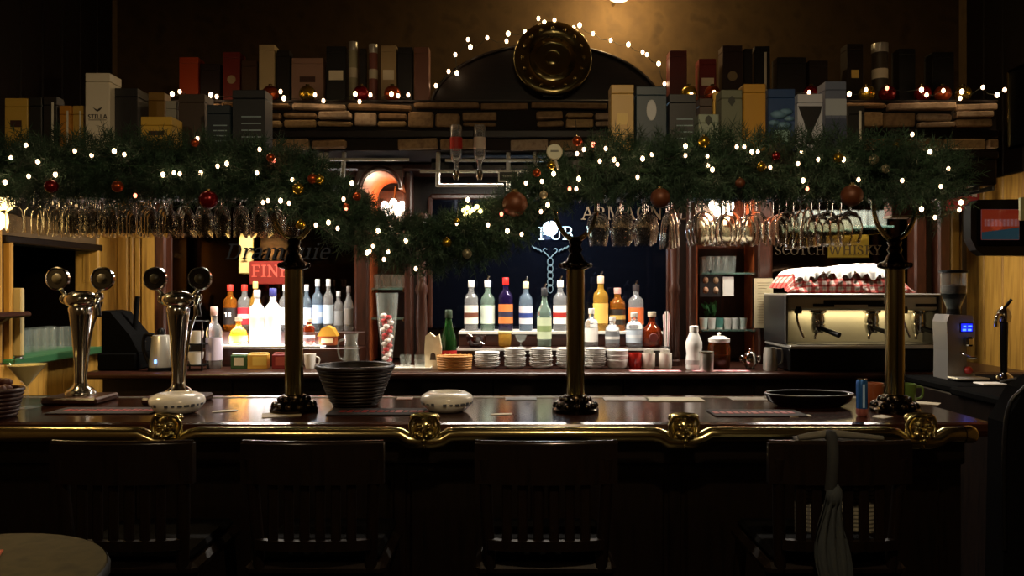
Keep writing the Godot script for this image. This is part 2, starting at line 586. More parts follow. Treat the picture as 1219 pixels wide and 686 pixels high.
func build_room():
	struct("floor", boxm(Vector3(7.4, 0.1, 9.0)), M.floor, Vector3(-0.3, -0.05, -1.2))
	struct("ceiling", boxm(Vector3(7.4, 0.1, 9.0)), M.plaster, Vector3(-0.3, 3.65, -1.2))
	var wbk := struct("wall_back", boxm(Vector3(6.1, 3.6, 0.1)), M.plaster, Vector3(0.2, 1.8, -5.35))
	struct("wall_front", boxm(Vector3(7.4, 3.6, 0.1)), M.plaster, Vector3(-0.3, 1.8, 2.75))
	var wrt := struct("wall_right", boxm(Vector3(0.1, 3.6, 8.0)), M.plaster, Vector3(3.05, 1.8, -1.3))
	for i in 12:      # tongue-and-groove panelling, dark above
		part("plank", boxm(Vector3(0.02, 2.28, 0.19), 0.006), M.yellow, wrt, Vector3(-0.055, -0.66, -1.65 - 0.195 * i))
		part("upper_plank", boxm(Vector3(0.02, 1.3, 0.19), 0.006), M.dark_v, wrt, Vector3(-0.055, 1.135, -1.65 - 0.195 * i))
	# the side wall on the left has an opening into the next room
	var z0 := -4.12
	var z1 := -5.02
	var b := MB.new()
	var x := -2.70
	b.box(Vector3(x, 1.8, (z0 + 2.7) / 2), Vector3(0.1, 3.6, 2.7 - z0))
	b.box(Vector3(x, 1.8, (z1 - 5.3) / 2), Vector3(0.1, 3.6, z1 + 5.3))
	b.box(Vector3(x, 0.6, (z0 + z1) / 2), Vector3(0.1, 1.2, z0 - z1))
	b.box(Vector3(x, 2.72, (z0 + z1) / 2), Vector3(0.1, 1.76, z0 - z1))
	var wlft := struct("wall_left", b.done(), M.plaster)
	for i in 8:
		part("plank", boxm(Vector3(0.02, 1.2, 0.19), 0.006, Vector3(-2.645, 0.6, -3.76 - 0.195 * i)), M.yellow, wlft)
	for i in 3:
		part("plank", boxm(Vector3(0.02, 0.78, 0.19), 0.006, Vector3(-2.645, 1.6, -3.6 - 0.195 * i)), M.yellow, wlft)
	part("plank", boxm(Vector3(0.02, 0.78, 0.26), 0.006, Vector3(-2.645, 1.6, -5.16)), M.yellow, wlft)
	for i in 10:
		part("upper_plank", boxm(Vector3(0.02, 1.6, 0.19), 0.006, Vector3(-2.645, 2.8, -3.36 - 0.195 * i)), M.dark_v, wlft)
	var n := MB.new()
	n.box(Vector3(-3.8, 1.8, -4.5), Vector3(0.1, 3.6, 1.8))
	n.box(Vector3(-3.25, 1.8, -3.7), Vector3(1.0, 3.6, 0.1))
	n.box(Vector3(-3.25, 1.8, -5.35), Vector3(1.0, 3.6, 0.1))
	struct("wall_side_room", n.done(), M.dark_v)
	# jambs and head of the opening
	for k in [[Vector3(-2.69, 1.52, z0 - 0.012), Vector3(0.15, 0.64, 0.03)], [Vector3(-2.69, 1.52, z1 + 0.012), Vector3(0.15, 0.64, 0.03)], [Vector3(-2.69, 1.855, (z0 + z1) / 2), Vector3(0.15, 0.04, 0.96)]]:
		struct("trim_1", boxm(k[1], 0.006), M.yellow if k[1].y > 0.1 else M.dark_h, k[0])
	var br := MB.new()
	br.prism([V(0, 0), V(0.12, 0), V(0, -0.2)], -0.02, 0.02)
	var brn := struct("trim_2", br.done(), M.yellow, Vector3(-2.69, 1.835, z1 + 0.03))
	brn.rotation.y = PI / 2
	var lg := thing("serving_ledge", "green painted ledge in the opening of the yellow side wall", "ledge", Vector3(-2.83, 1.2, (z0 + z1) / 2))
	part("board", boxm(Vector3(0.5, 0.03, 0.92), 0.008, Vector3(-0.02, 0.015, 0)), mat(Color("3d7a4c"), 0.4), lg)
	part("edge_strip", boxm(Vector3(0.02, 0.045, 0.92), 0.006, Vector3(0.24, 0.01, 0)), mat(Color("2d5a3a"), 0.4), lg)
	# boards of the back wall at both ends of the back bar
	for k in [[139, 152], [153, 158], [159, 167], [168, 187], [1132, 1143], [1144, 1149]]:
		var xa := wx(k[0], 5.26)
		var xb := wx(k[1], 5.26)
		part("plank", boxm(Vector3(xb - xa - 0.004, 2.2, 0.05 if k[1] - k[0] > 8 else 0.03), 0.006), M.yellow, wbk, Vector3((xa + xb) / 2 - 0.2, -0.7, 0.07))
	# next room's glasses on the ledge
	var g := "tumblers in the side opening"
	var src: Node3D = null
	for i in 9:
		for r in 2:
			var at := Vector3(-2.76 - 0.11 * r, 1.232, -4.2 - 0.085 * i - 0.03 * r)
			if src == null:
				src = thing("tumbler", "clear upturned tumbler standing on the green ledge", "glass", at, 0, g)
				part("wall", lathem([V(0.036, 0.0), V(0.032, 0.13)], 14), M.glass_b, src)
				part("base", lathem([V(0.032, 0.13), V(0.02, 0.133), V(0.0, 0.133)], 14), M.glass_b, src)
			else:
				copy(src, at, 0, "clear upturned tumbler standing on the green ledge")

# ---------------------------------------------------------------- the bar
func build_bar():
	var x0 := -2.64
	var x1 := 1.78
	var w := x1 - x0
	var cx := (x0 + x1) / 2
	var t := thing("bar_counter", "dark panelled front of the bar behind the stools", "bar", Vector3(cx, 0, -3.3))
	part("body", boxm(Vector3(w - 0.1, 0.94, 0.52), 0.004, Vector3(0, 0.55, 0.0)), M.dark_v, t)
	part("plinth", boxm(Vector3(w - 0.16, 0.08, 0.46), 0.004, Vector3(0, 0.04, 0)), M.black_matt, t)
	var np := 8
	for i in np:
		var px := -w / 2 + 0.1 + (w - 0.2) * (i + 0.5) / np
		var pw := (w - 0.2) / np - 0.08
		part("panel", boxm(Vector3(pw, 0.62, 0.02), 0.012, Vector3(px, 0.56, 0.268)), M.dark_v, t)
		part("stile", boxm(Vector3(0.05, 0.86, 0.016), 0.005, Vector3(px - pw / 2 - 0.04, 0.55, 0.268)), M.dark_v, t)
	part("frieze", boxm(Vector3(w - 0.1, 0.09, 0.03), 0.008, Vector3(0, 0.97, 0.275)), M.dark_h, t)
	var top := thing("worktop", "long polished dark wooden bar top with brass columns on it", "bar top", Vector3(cx, 0, 0))
	var pr := MB.new()
	var prof := [V(2.96, 1.04), V(2.925, 1.05), V(2.915, 1.072), V(2.925, 1.095), V(2.945, 1.10), V(3.67, 1.10), V(3.675, 1.095), V(3.675, 1.045), V(3.67, 1.04)]
	pr.t = Transform3D(Basis(Vector3(0, 0, -1), Vector3(0, 1, 0), Vector3(1, 0, 0)), Vector3())
	pr.prism(prof, -w / 2, w / 2)
	part("slab", pr.done(), M.bar_top, top)
	part("inlay_strip", boxm(Vector3(w - 0.04, 0.003, 0.012), 0.0, Vector3(0, 1.1012, -3.6)), M.steel, top)
	# brass arm rail with mask brackets
	var rail := thing("arm_rail", "polished brass arm rail along the front edge of the bar", "rail")
	var bx := []
	for k in [197, 505, 815, 1098]:
		bx.append(wx(k, 2.8))
	bx.insert(0, bx[0] - 0.92)
	var pts := []
	var step := 0.03
	var xx := x0 + 0.05
	while xx < 1.642:
		var dip := 0.0
		for q in bx:
			var a := absf(xx - q)
			if a < 0.10:
				dip = maxf(dip, smoothstep(0.10, 0.045, a))
		pts.append(Vector3(xx, 1.077 - dip * 0.026, -2.82))
		xx += step
	part("rail_tube", tubem(pts, 0.028, 16), M.brass, rail)
	var capb := MB.new()
	capb.t = Transform3D(Basis(Vector3(0, 0, 1), -PI / 2), pts[pts.size() - 1])
	capb.lathe([V(0.032, -0.03), V(0.032, 0.0), V(0.025, 0.012), V(0.0, 0.016)], 14)
	part("end_cap", capb.done(), M.brass, rail)
	for q in bx:
		var m := part("mask_bracket", mask_mesh(), M.brass, rail, Vector3(q, 1.094, -2.815), "ornate brass mask")
		part("arm", tubem([Vector3(0, -0.01, -0.02), Vector3(0, -0.03, -0.098)], 0.018, 10), M.old_brass, m)

var mask_cache: ArrayMesh
func mask_mesh() -> ArrayMesh:
	if mask_cache:
		return mask_cache
	var b := MB.new()
	b.ball(Vector3(0, 0.005, 0), 0.046, 16, Vector3(0.98, 1.1, 0.62))           # face
	for s in [-1.0, 1.0]:
		b.ball(Vector3(0.04 * s, 0.042, -0.006), 0.015, 10, Vector3(1.1, 1, 0.7))  # ears
		b.ball(Vector3(0.019 * s, 0.022, 0.027), 0.011, 10, Vector3(1.3, 0.6, 0.8)) # brows
		b.ball(Vector3(0.017 * s, 0.012, 0.029), 0.006, 8)                          # eyes
		b.ball(Vector3(0.022 * s, -0.012, 0.024), 0.013, 10)                        # cheeks
		b.ball(Vector3(0.009 * s, -0.018, 0.034), 0.009, 8)                         # muzzle
		b.tube(smooth_path([Vector3(0.012 * s, 0.05, 0.02), Vector3(0.035 * s, 0.05, 0.018), Vector3(0.05 * s, 0.02, 0.008), Vector3(0.043 * s, -0.012, 0.012)], 4), 0.0075, 8)  # mane locks
		b.tube(smooth_path([Vector3(0.05 * s, 0.005, 0.004), Vector3(0.045 * s, -0.025, 0.01), Vector3(0.03 * s, -0.045, 0.014)], 4), 0.008, 8)
	b.ball(Vector3(0, 0.004, 0.036), 0.008, 8, Vector3(0.8, 1.6, 0.8))
	b.ball(Vector3(0, -0.034, 0.026), 0.011, 10)
	b.ball(Vector3(0, -0.054, 0.012), 0.011, 10, Vector3(1, 1.2, 1))
	b.tube([Vector3(-0.042, 0.05, -0.005), Vector3(0, 0.055, 0.0), Vector3(0.042, 0.05, -0.005)], 0.009, 8)
	mask_cache = b.done()
	return mask_cache

# ---------------------------------------------------------------- the back bar
func post(parent: Node3D, pxc: float, wpx: float, d: float, y0: float, y1: float, turned := false) -> void:
	var x := wx(pxc, d)
	var hw := wpx * d / F / 2
	if turned:
		var h := y1 - y0
		var r := hw
		part("turned_column", lathem([V(r, 0), V(r, 0.03), V(r * 0.7, 0.04), V(r * 0.85, 0.06), V(r * 0.62, 0.09), V(r * 0.74, h * 0.3), V(r * 0.6, h * 0.46), V(r * 0.85, h * 0.5), V(r * 0.6, h * 0.54), V(r * 0.72, h * 0.75), V(r * 0.6, h - 0.08), V(r * 0.85, h - 0.06), V(r * 0.7, h - 0.04), V(r, h - 0.03), V(r, h)], 16), M.wood_v, parent, Vector3(x, y0, -d))
	else:
		part("post", boxm(Vector3(hw * 2, y1 - y0, 0.1), 0.012, Vector3(x, (y0 + y1) / 2, -d)), M.wood_v, parent)

func build_back_bar():
	var x0 := wx(187, 5.2)
	var x1 := wx(1128, 5.2)
	var w := x1 - x0
	var cx := (x0 + x1) / 2
	for i in 7:
		var uw := w / 7
		var cb := thing("base_cabinet", "%s dark cupboard from the left under the back counter" % NTH[i], "cabinet", Vector3(x0 + uw * (i + 0.5), 0, -4.86), 0, "cupboards under the back counter")
		part("carcass", boxm(Vector3(uw - 0.004, 1.088, 0.74), 0.004, Vector3(0, 0.544, -0.01)), M.dark_v, cb)
		var dr := part("door", boxm(Vector3(uw - 0.06, 0.8, 0.02), 0.01, Vector3(0, 0.55, 0.372)), M.dark_v, cb)
		part("knob", ballm(0.014, 10, Vector3.ONE, Vector3(uw / 2 - 0.07, 0.62, 0.392)), M.old_brass, dr)
	var base := thing("back_bar_frame", "dark mahogany frame of the back bar with posts, arches and display steps", "cabinet")
	part("back_panel", boxm(Vector3(w, 1.24, 0.03), 0.0, Vector3(cx, 1.755, -5.255)), M.dark_v, base)
	# display steps: one run for each bay
	for k in [[247, 432], [545, 792]]:
		var xa := wx(k[0], 4.8)
		var xb := wx(k[1], 4.8)
		part("lower_step", boxm(Vector3(xb - xa, STEP1_Y - CNT_Y, 0.46), 0.004, Vector3((xa + xb) / 2, (STEP1_Y + CNT_Y) / 2, -4.95)), M.wood_h, base)
		part("upper_step", boxm(Vector3(xb - xa, STEP2_Y - STEP1_Y, 0.3), 0.004, Vector3((xa + xb) / 2, (STEP2_Y + STEP1_Y) / 2, -5.03)), M.wood_h, base)
	for k in [[545, 792]]:
		var xa := wx(k[0], 4.8)
		var xb := wx(k[1], 4.8)
		part("step_cover", boxm(Vector3(xb - xa, 0.004, 0.165), 0.0, Vector3((xa + xb) / 2, STEP1_Y - 0.0022, -4.8)), M.white, base)
		part("step_cover", boxm(Vector3(xb - xa, 0.014, 0.004), 0.0, Vector3((xa + xb) / 2, STEP1_Y - 0.007, -4.717)), M.white, base)
		part("step_cover", boxm(Vector3(xb - xa, 0.014, 0.004), 0.0, Vector3((xa + xb) / 2, STEP2_Y - 0.007, -4.877)), M.white, base)
		part("step_cover", boxm(Vector3(xb - xa, 0.004, 0.3), 0.0, Vector3((xa + xb) / 2, STEP2_Y - 0.0017, -5.03)), M.white, base)
	var wt := thing("worktop", "reddish wooden worktop of the back bar under the plates", "worktop")
	part("slab", boxm(Vector3(w + 0.1, 0.04, 0.84), 0.01, Vector3(cx, CNT_Y - 0.02, -4.82)), M.wood_h, wt)
	part("edge_moulding", tubem([Vector3(x0 - 0.05, CNT_Y - 0.02, -4.405), Vector3(x1 + 0.05, CNT_Y - 0.02, -4.405)], 0.018, 10), M.wood_h, wt)
	# posts
	for k in [[194, 14], [432, 16], [908, 16], [1092, 15], [1120, 15]]:
		post(base, k[0], k[1], 4.95, CNT_Y, 2.37)
	post(base, 487, 9, 4.95, CNT_Y, 2.37)
	post(base, 823, 9, 4.95, CNT_Y, 2.37)
	post(base, 502, 19, 4.78, CNT_Y, 2.05, true)
	post(base, 803, 17, 4.78, CNT_Y, 2.05, true)
	part("header_beam", boxm(Vector3(w, 0.05, 0.3), 0.012, Vector3(cx, 2.347, -5.0)), M.wood_h, base)
	# narrow side cupboards with arched tops, panelled in lighter wood
	niche(base, 441, 483, "left")
	niche(base, 829, 901, "right")
	# mirrors
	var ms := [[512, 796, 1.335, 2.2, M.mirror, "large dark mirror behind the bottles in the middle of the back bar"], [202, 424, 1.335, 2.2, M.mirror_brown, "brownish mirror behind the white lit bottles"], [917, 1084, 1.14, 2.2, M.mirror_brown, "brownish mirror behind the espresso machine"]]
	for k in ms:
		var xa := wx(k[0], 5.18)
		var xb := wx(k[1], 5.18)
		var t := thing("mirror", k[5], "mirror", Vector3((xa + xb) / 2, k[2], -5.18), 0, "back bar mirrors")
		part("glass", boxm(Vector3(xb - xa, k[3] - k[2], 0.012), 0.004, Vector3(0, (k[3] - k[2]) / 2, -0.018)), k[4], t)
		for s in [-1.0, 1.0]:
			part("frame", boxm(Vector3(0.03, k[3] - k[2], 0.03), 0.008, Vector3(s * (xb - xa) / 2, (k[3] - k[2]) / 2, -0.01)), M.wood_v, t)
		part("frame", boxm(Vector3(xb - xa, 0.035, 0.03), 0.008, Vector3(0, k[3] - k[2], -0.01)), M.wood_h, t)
	lettering()

func niche(base: Node3D, pa: float, pb: float, side: String) -> void:
	var xa := wx(pa, 4.95)
	var xb := wx(pb, 4.95)
	var r := (xb - xa) / 2
	var c := (xa + xb) / 2
	var ys := 2.185 if side == "left" else 2.13
	# front board with an arched opening
	var poly := [V(-r - 0.02, ys + r + 0.02), V(-r - 0.02, ys), V(-r, ys)]
	for i in 15:
		var a := PI - PI * i / 14.0
		poly.append(V(cos(a) * r, ys + sin(a) * r))
	poly.append(V(r, ys))
	poly.append(V(r + 0.02, ys))
	poly.append(V(r + 0.02, ys + r + 0.02))
	part("arch_board", prismm(poly, -0.015, 0.015), M.wood_v, base, Vector3(c, 0, -4.66))
	# barrel lining of the arch and the side walls behind it
	var rows := []
	for zz in [-4.66, -4.84, -5.02, -5.2]:
		var line := []
		for i in 15:
			var a := PI - PI * i / 14.0
			line.append(Vector3(c + cos(a) * r, ys + sin(a) * r, zz))
		rows.append(line)
	var b := MB.new()
	b.sheet(rows, 0.01)
	part("arch_lining", b.done(), M.copper, base)
	for s in [-1.0, 1.0]:
		part("niche_side", boxm(Vector3(0.01, ys - 1.14, 0.26), 0.0, Vector3(c + r * s, (ys + 1.14) / 2, -5.07)), M.copper, base)
	part("niche_back", boxm(Vector3(r * 2, 1.1, 0.01), 0.0, Vector3(c, 1.69, -5.21)), M.wood_v, base)
	part("moulding", tubem(arc(Vector3(c, ys, -4.64), r + 0.012, 0.0, PI, 16), 0.012, 8), M.wood_h, base)

func lettering():
	var gold := mat(Color(0.3, 0.23, 0.14), 0.5, 0.2)
	var rows := [["PUB", wx(662, 5.17), wy(278, 5.17), 0.085, mat(Color(0.72, 0.85, 0.9), 0.4), "pale etched pub lettering on the middle mirror", "lettering"],
		["ARMAGNAC", wx(755, 5.17), wy(254, 5.17), 0.085, gold, "gilt armagnac lettering behind the hanging wine glasses", "lettering"],
		["SCOTCH WHISKY", wx(986, 5.17), wy(298, 5.17), 0.06, gold, "gilt scotch whisky lettering above the espresso machine", "lettering"]]
	for k in rows:
		var o := MeshInstance3D.new()
		o.name = numbered("sign_lettering")
		o.mesh = words(k[0], k[3], 0.006)
		o.material_override = k[4]
		add_child(o)
		o.position = Vector3(k[1], k[2], -5.178)
		tag(o, k[5], k[6])
	var gp := thing("gilt_panel", "yellow-gold panel behind the end of the whisky lettering", "panel", Vector3(wx(1011, 5.17), wy(293, 5.17), -5.184))
	part("panel_board", boxm(Vector3(0.27, 0.15, 0.006), 0.001), mat(Color("8a7020"), 0.35), gp)
	part("panel_edge", boxm(Vector3(0.28, 0.012, 0.01), 0.002, Vector3(0, -0.08, 0.001)), M.old_brass, gp)
	# scrolled ornament with a chain under the pub lettering
	var t := thing("mirror_ornament", "pale scroll and chain ornament hanging below the pub lettering", "ornament", P(655, 300, 5.172))
	var pm := mat(Color(0.3, 0.38, 0.42), 0.4)
	var k := 5.17 / F
	for s in [-1.0, 1.0]:
		part("scroll", tubem(smooth_path([Vector3(0, -8 * k, 0), Vector3(4 * k * s, -3 * k, 0), Vector3(8 * k * s, 1 * k, 0), Vector3(7 * k * s, 4 * k, 0), Vector3(4 * k * s, 3 * k, 0)], 5), 0.0038, 6), pm, t)
		for i in 3:
			part("ray", tubem([Vector3((10 + i * 4) * k * s, (0 + i * 2) * k, 0), Vector3((14 + i * 4) * k * s, (4 + i * 1.5) * k, 0)], 0.005, 6), pm, t)
	for i in 5:
		var c := Vector3(0, (-12 - i * 8) * k, 0)
		var pts := []
		for j in 12:
			var a := TAU * j / 12
			pts.append(c + Vector3(cos(a) * 3.2 * k, sin(a) * 5 * k, 0))
		part("chain_link", tubem(pts, 0.0034, 6, true), pm, t)
	# red sign and cream poster with black script in the bay of the lit bottles
	var rs := thing("red_sign", "red sign with pale serif letters above the lit bottles", "sign", P(322, 325, 5.1))
	part("board", boxm(Vector3(0.27, 0.15, 0.015), 0.004, Vector3(0, 0, 0)), mat(Color("6a0c0b"), 0.4), rs)
	var fm := part("lettering", words("FINE", 0.075, 0.004), mat(Color("b8483a"), 0.5), rs, Vector3(0, 0.01, 0.009))
	fm.set_meta("label", "pale letters")
	part("mounting_bar", boxm(Vector3(0.04, 0.04, 0.07), 0.0, Vector3(0, 0, -0.042)), M.black, rs)
	var ps := thing("cream_poster", "narrow cream poster with black script beside the red sign", "poster", P(293, 303, 5.12))
	part("sheet", boxm(Vector3(0.085, 0.24, 0.006), 0.0, Vector3.ZERO), mat(Color("c9ad6e"), 0.7), ps)
	part("border", boxm(Vector3(0.1, 0.255, 0.004), 0.0, Vector3(0, 0, -0.004)), M.old_brass, ps)
	part("hanger", boxm(Vector3(0.03, 0.03, 0.05), 0.0, Vector3(0, 0, -0.03)), M.black, ps)
	var sc := MeshInstance3D.new()
	sc.name = numbered("script_lettering")
	sc.mesh = words("Drambuie", 0.1, 0.004)
	sc.material_override = M.black_matt
	add_child(sc)
	sc.transform = Transform3D(Basis(Vector3(1, 0, 0), Vector3(0.3, 1, 0), Vector3(0, 0, 1)), P(332, 300, 5.1))
	tag(sc, "black slanted script lettering across the cream poster and mirror", "lettering")

# ---------------------------------------------------------------- stone ledge over the back bar
func build_canopy():
	var xa := wx(188, 4.45)
	var xb := wx(1186, 4.45)
	var w := xb - xa
	var b := MB.new()
	b.box(Vector3(w / 2, 0, -0.42), Vector3(w, 0.27, 0.84))
	var c := struct("trim_4", b.done(), M.mortar, Vector3(xa, 2.51, -4.45))
	part("ledge_board", boxm(Vector3(w, 0.012, 0.86), 0.003, Vector3(w / 2, 0.141, -0.41)), M.dark_h, c)
	part("beam", boxm(Vector3(w, 0.045, 0.03), 0.006, Vector3(w / 2, -0.045, 0.012)), M.dark_h, c)
	var rowsd := [[0.085, 0.132, 54, 96, 0.03], [-0.012, 0.08, 28, 46, 0.024], [-0.14, -0.068, 34, 58, 0.016]]
	var r := RandomNumberGenerator.new()
	r.seed = 31
	for row in rowsd:
		var x := r.randf_range(-0.1, 0.0)
		while x < w - 0.02:
			var bw := r.randf_range(row[2], row[3]) * 4.45 / F
			var x2 := minf(x + bw, w)
			var x1 := maxf(x, 0.0)
			if x2 - x1 > 0.04 and r.randf() > 0.07:
				var half: bool = row[2] == 28 and r.randf() < 0.45
				var lo: float = row[0] + r.randf_range(0.0, 0.012)
				var hi: float = row[1] - r.randf_range(0.0, 0.01)
				var ys := [[lo, hi]]
				if half:
					var mid: float = (lo + hi) / 2 + r.randf_range(-0.012, 0.012)
					ys = [[lo, mid - 0.003], [mid + 0.003, hi]]
				for y in ys:
					var mb := MB.new()
					var dp: float = row[4] + r.randf_range(-0.01, 0.02)
					mb.t = Transform3D(Basis(Vector3(0, 0, 1), r.randf_range(-0.03, 0.03)) * Basis(Vector3(0, 1, 0), r.randf_range(-0.07, 0.07)) * Basis(Vector3(1, 0, 0), r.randf_range(-0.1, 0.1)), Vector3((x1 + x2) / 2 + r.randf_range(-0.004, 0.004), (y[0] + y[1]) / 2, dp / 2))
					mb.box(Vector3.ZERO, Vector3(x2 - x1 - r.randf_range(0.008, 0.02), y[1] - y[0] - 0.004, dp + 0.02), r.randf_range(0.004, 0.011))
					part("brick", mb.done(), M["stone%d" % (r.randi() % 4)], c)
			x += bw
	# arched pediment with a brass plate standing on the ledge
	var pd := thing("arched_pediment", "dark arched wooden board behind the brass plate", "board", Vector3(wx(650, 4.8), LEDGE_Y + 0.003, -4.8))
	var poly := []
	for i in 25:
		var a := PI * i / 24.0
		poly.append(V(cos(a) * 0.7, sin(a) * 0.40))
	part("board", prismm(poly, -0.02, 0.02), M.dark_h, pd)
	var edge := []
	for i in 25:
		var a := PI * i / 24.0
		edge.append(Vector3(cos(a) * 0.7, sin(a) * 0.40 + 0.012, 0.02))
	part("edge_moulding", tubem(edge, 0.012, 8), M.dark_h, pd)
	var pl := thing("brass_plate", "round embossed brass plate standing on the stone ledge", "plate", P(658, 70, 4.7))
	var lb := MB.new()
	lb.t = Transform3D(Basis(Vector3(1, 0, 0), PI / 2 - 0.12), Vector3())
	lb.lathe([V(0.0, 0.012), V(0.03, 0.014), V(0.045, 0.006), V(0.06, 0.012), V(0.09, 0.004), V(0.105, 0.012), V(0.12, 0.003), V(0.135, 0.0)], 40)
	part("dish", lb.done(), M.old_brass, pl)
	var rim := MB.new()
	rim.t = lb.t
	rim.lathe([V(0.135, 0.0), V(0.15, 0.012), V(0.19, 0.02), V(0.225, 0.014), V(0.232, 0.006), V(0.225, -0.004), V(0.135, -0.008)], 40)
	part("rim", rim.done(), M.old_brass, pl)
	for i in 16:
		var a := TAU * i / 16
		part("boss", ballm(0.012, 8, Vector3(1, 1, 0.5)), M.brass, pl, Vector3(cos(a) * 0.18, sin(a) * 0.18, 0.03 - sin(a) * 0.02))
	part("stand", boxm(Vector3(0.12, 0.02, 0.08), 0.004, Vector3(0, -0.226, -0.01)), M.dark_h, pl)
	# chrome rack of rods with upside-down bottles
	var rk := thing("optics_rack", "chrome rod rack hanging under the stone ledge", "rack")
	for k in [[354, 163, 205], [387, 172, 212], [408, 172, 212], [380, 172, 212], [521, 152, 222], [605, 165, 228], [637, 162, 200]]:
		var top := Vector3(wx(k[0], 4.46), 2.372, -4.5)
		part("upright", tubem([top, P(k[0], k[2], 4.46)], 0.013, 8), M.rod, rk)
	for k in [[350, 487, 190], [500, 645, 204], [530, 655, 191], [520, 600, 221]]:
		part("cross_rod", tubem([P(k[0], k[2], 4.46), P(k[1], k[2], 4.46)], 0.009, 8), M.rod, rk)
	for k in [[543, "upside-down spirit bottle with a red band in the optics rack", "b0261c"], [571, "upside-down square bottle with a pale and red label in the optics rack", "c8b8a8"]]:
		var o := thing("optic_bottle", k[1], "bottle", P(k[0], 210, 4.4), 0, "bottles in the optics rack")
		var bm := MB.new()
		bm.lathe([V(0, 0.285), V(0.028, 0.285), V(0.034, 0.275), V(0.034, 0.13), V(0.03, 0.1), V(0.012, 0.07), V(0.011, 0.03), V(0.0, 0.03)], 16)
		part("glass", bm.done(), M.clear, o)
		part("label_band", lathem([V(0.0348, 0.15), V(0.0348, 0.215)], 16), paint(k[2]), o)
		part("measure", lathem([V(0.0, 0.03), V(0.018, 0.03), V(0.02, 0.0), V(0.012, -0.02), V(0.0, -0.02)], 12), M.chrome, o)
	var pq := thing("oval_plaque", "small white-rimmed black plaque on the chrome rack", "plaque", P(605, 210, 4.4))
	part("plate", boxm(Vector3(0.112, 0.062, 0.008), 0.003), paint("e6e6e0"), pq)
	part("field", boxm(Vector3(0.096, 0.046, 0.004), 0.001, Vector3(0, 0, 0.005)), paint("10100e"), pq)
	part("lettering", boxm(Vector3(0.06, 0.012, 0.002), 0.0, Vector3(0, 0, 0.008)), paint("8f9488"), pq)
	var ds := thing("round_sign", "small pale round badge on a short post above the garland", "sign", P(660, 181, 2.8))
	var dm := MB.new()
	dm.t = Transform3D(Basis(Vector3(1, 0, 0), PI / 2), Vector3())
	dm.lathe([V(0.0, 0.005), V(0.026, 0.005), V(0.029, 0.0), V(0.026, -0.005), V(0.0, -0.006)], 24)
	part("disc", dm.done(), paint("a8a890"), ds)
	part("stem", tubem([Vector3(0, -0.025, 0), Vector3(0.015, -0.06, -0.01)], 0.005), M.steel, ds)
	part("lettering", boxm(Vector3(0.028, 0.006, 0.002), 0.0, Vector3(0, 0.003, 0.006)), paint("55564a"), ds)

# ---------------------------------------------------------------- gantries over the bar
func build_gantry():
	var cols := [[350, "left brass column", "brass column at the end of the gantry with the small glasses"], [685, "", "brass column in front of the plate stacks"], [1065, "", "brass column in front of the espresso machine"]]
	for k in cols:
		var t := thing("brass_column", k[2], "column", Vector3(wx(k[0], 3.2), BAR_Y, -3.2), 0, "brass gantry columns")
		part("shaft", lathem([V(0.037, 0.05), V(0.037, 0.59)], 28), M.old_brass, t)
		var bm := MB.new()
		bm.lathe([V(0.0, 0.0), V(0.094, 0.0), V(0.096, 0.012), V(0.088, 0.02), V(0.08, 0.026), V(0.07, 0.04), V(0.052, 0.052), V(0.048, 0.066), V(0.037, 0.07)], 24)
		for i in 12:
			var a := TAU * i / 12
			bm.ball(Vector3(cos(a) * 0.078, 0.026, sin(a) * 0.078), 0.016, 8)
			bm.ball(Vector3(cos(a + 0.26) * 0.056, 0.05, sin(a + 0.26) * 0.056), 0.012, 8)
		part("base", bm.done(), M.bronze, t)
		var cm := MB.new()
		cm.lathe([V(0.037, 0.575), V(0.055, 0.58), V(0.062, 0.59), V(0.058, 0.6), V(0.038, 0.61), V(0.03, 0.63), V(0.022, 0.64), V(0.03, 0.655), V(0.022, 0.67), V(0.028, 0.685), V(0.02, 0.7), V(0.0, 0.7)], 20)
		for i in 10:
			var a := TAU * i / 10
			cm.ball(Vector3(cos(a) * 0.058, 0.592, sin(a) * 0.058), 0.011, 8)
		part("capital", cm.done(), M.bronze, t)
		for s in [-1.0, 1.0]:
			part("bracket_arm", tubem(smooth_path([Vector3(0, 0.695, 0), Vector3(0.035 * s, 0.71, 0), Vector3(0.07 * s, 0.76, 0), Vector3(0.085 * s, 0.82, 0), Vector3(0.088 * s, 0.878, 0)], 5), [0.012, 0.012, 0.011, 0.011, 0.011, 0.01, 0.01, 0.01, 0.01, 0.01, 0.01, 0.009, 0.009, 0.009, 0.009, 0.009, 0.009, 0.009, 0.009, 0.009, 0.009], 8), M.brass, t)
	var runs := [[-2.6, wx(366, 3.2), "wooden gantry shelf over the beer taps carrying whisky boxes"], [wx(664, 3.2), wx(1150, 3.2), "wooden gantry shelf over the brass columns carrying gift boxes"]]
	for k in runs:
		var w: float = k[1] - k[0]
		var cx: float = (k[0] + k[1]) / 2
		var t := thing("gantry_shelf", k[2], "shelf", Vector3(cx, 1.98, -3.24), 0, "gantry shelves")
		part("shelf_board", boxm(Vector3(w, 0.03, 0.52), 0.006, Vector3(0, 0.125, 0)), M.dark_h, t)
		part("fascia", boxm(Vector3(w, 0.10, 0.025), 0.006, Vector3(0, 0.06, 0.235)), M.dark_h, t)
		part("rear_fascia", boxm(Vector3(w, 0.10, 0.025), 0.006, Vector3(0, 0.06, -0.235)), M.dark_h, t)
		var n := int(w / 0.055)
		for i in n + 1:
			part("glass_rail", boxm(Vector3(0.008, 0.018, 0.45), 0.002, Vector3(-w / 2 + w * (i + 0.0) / n, 0.002, 0)), M.dull_steel, t)
		for s in [-1.0, 1.0]:
			part("tie_rod", boxm(Vector3(w, 0.014, 0.014), 0.003, Vector3(0, 0.018, 0.2 * s)), M.dark_h, t)

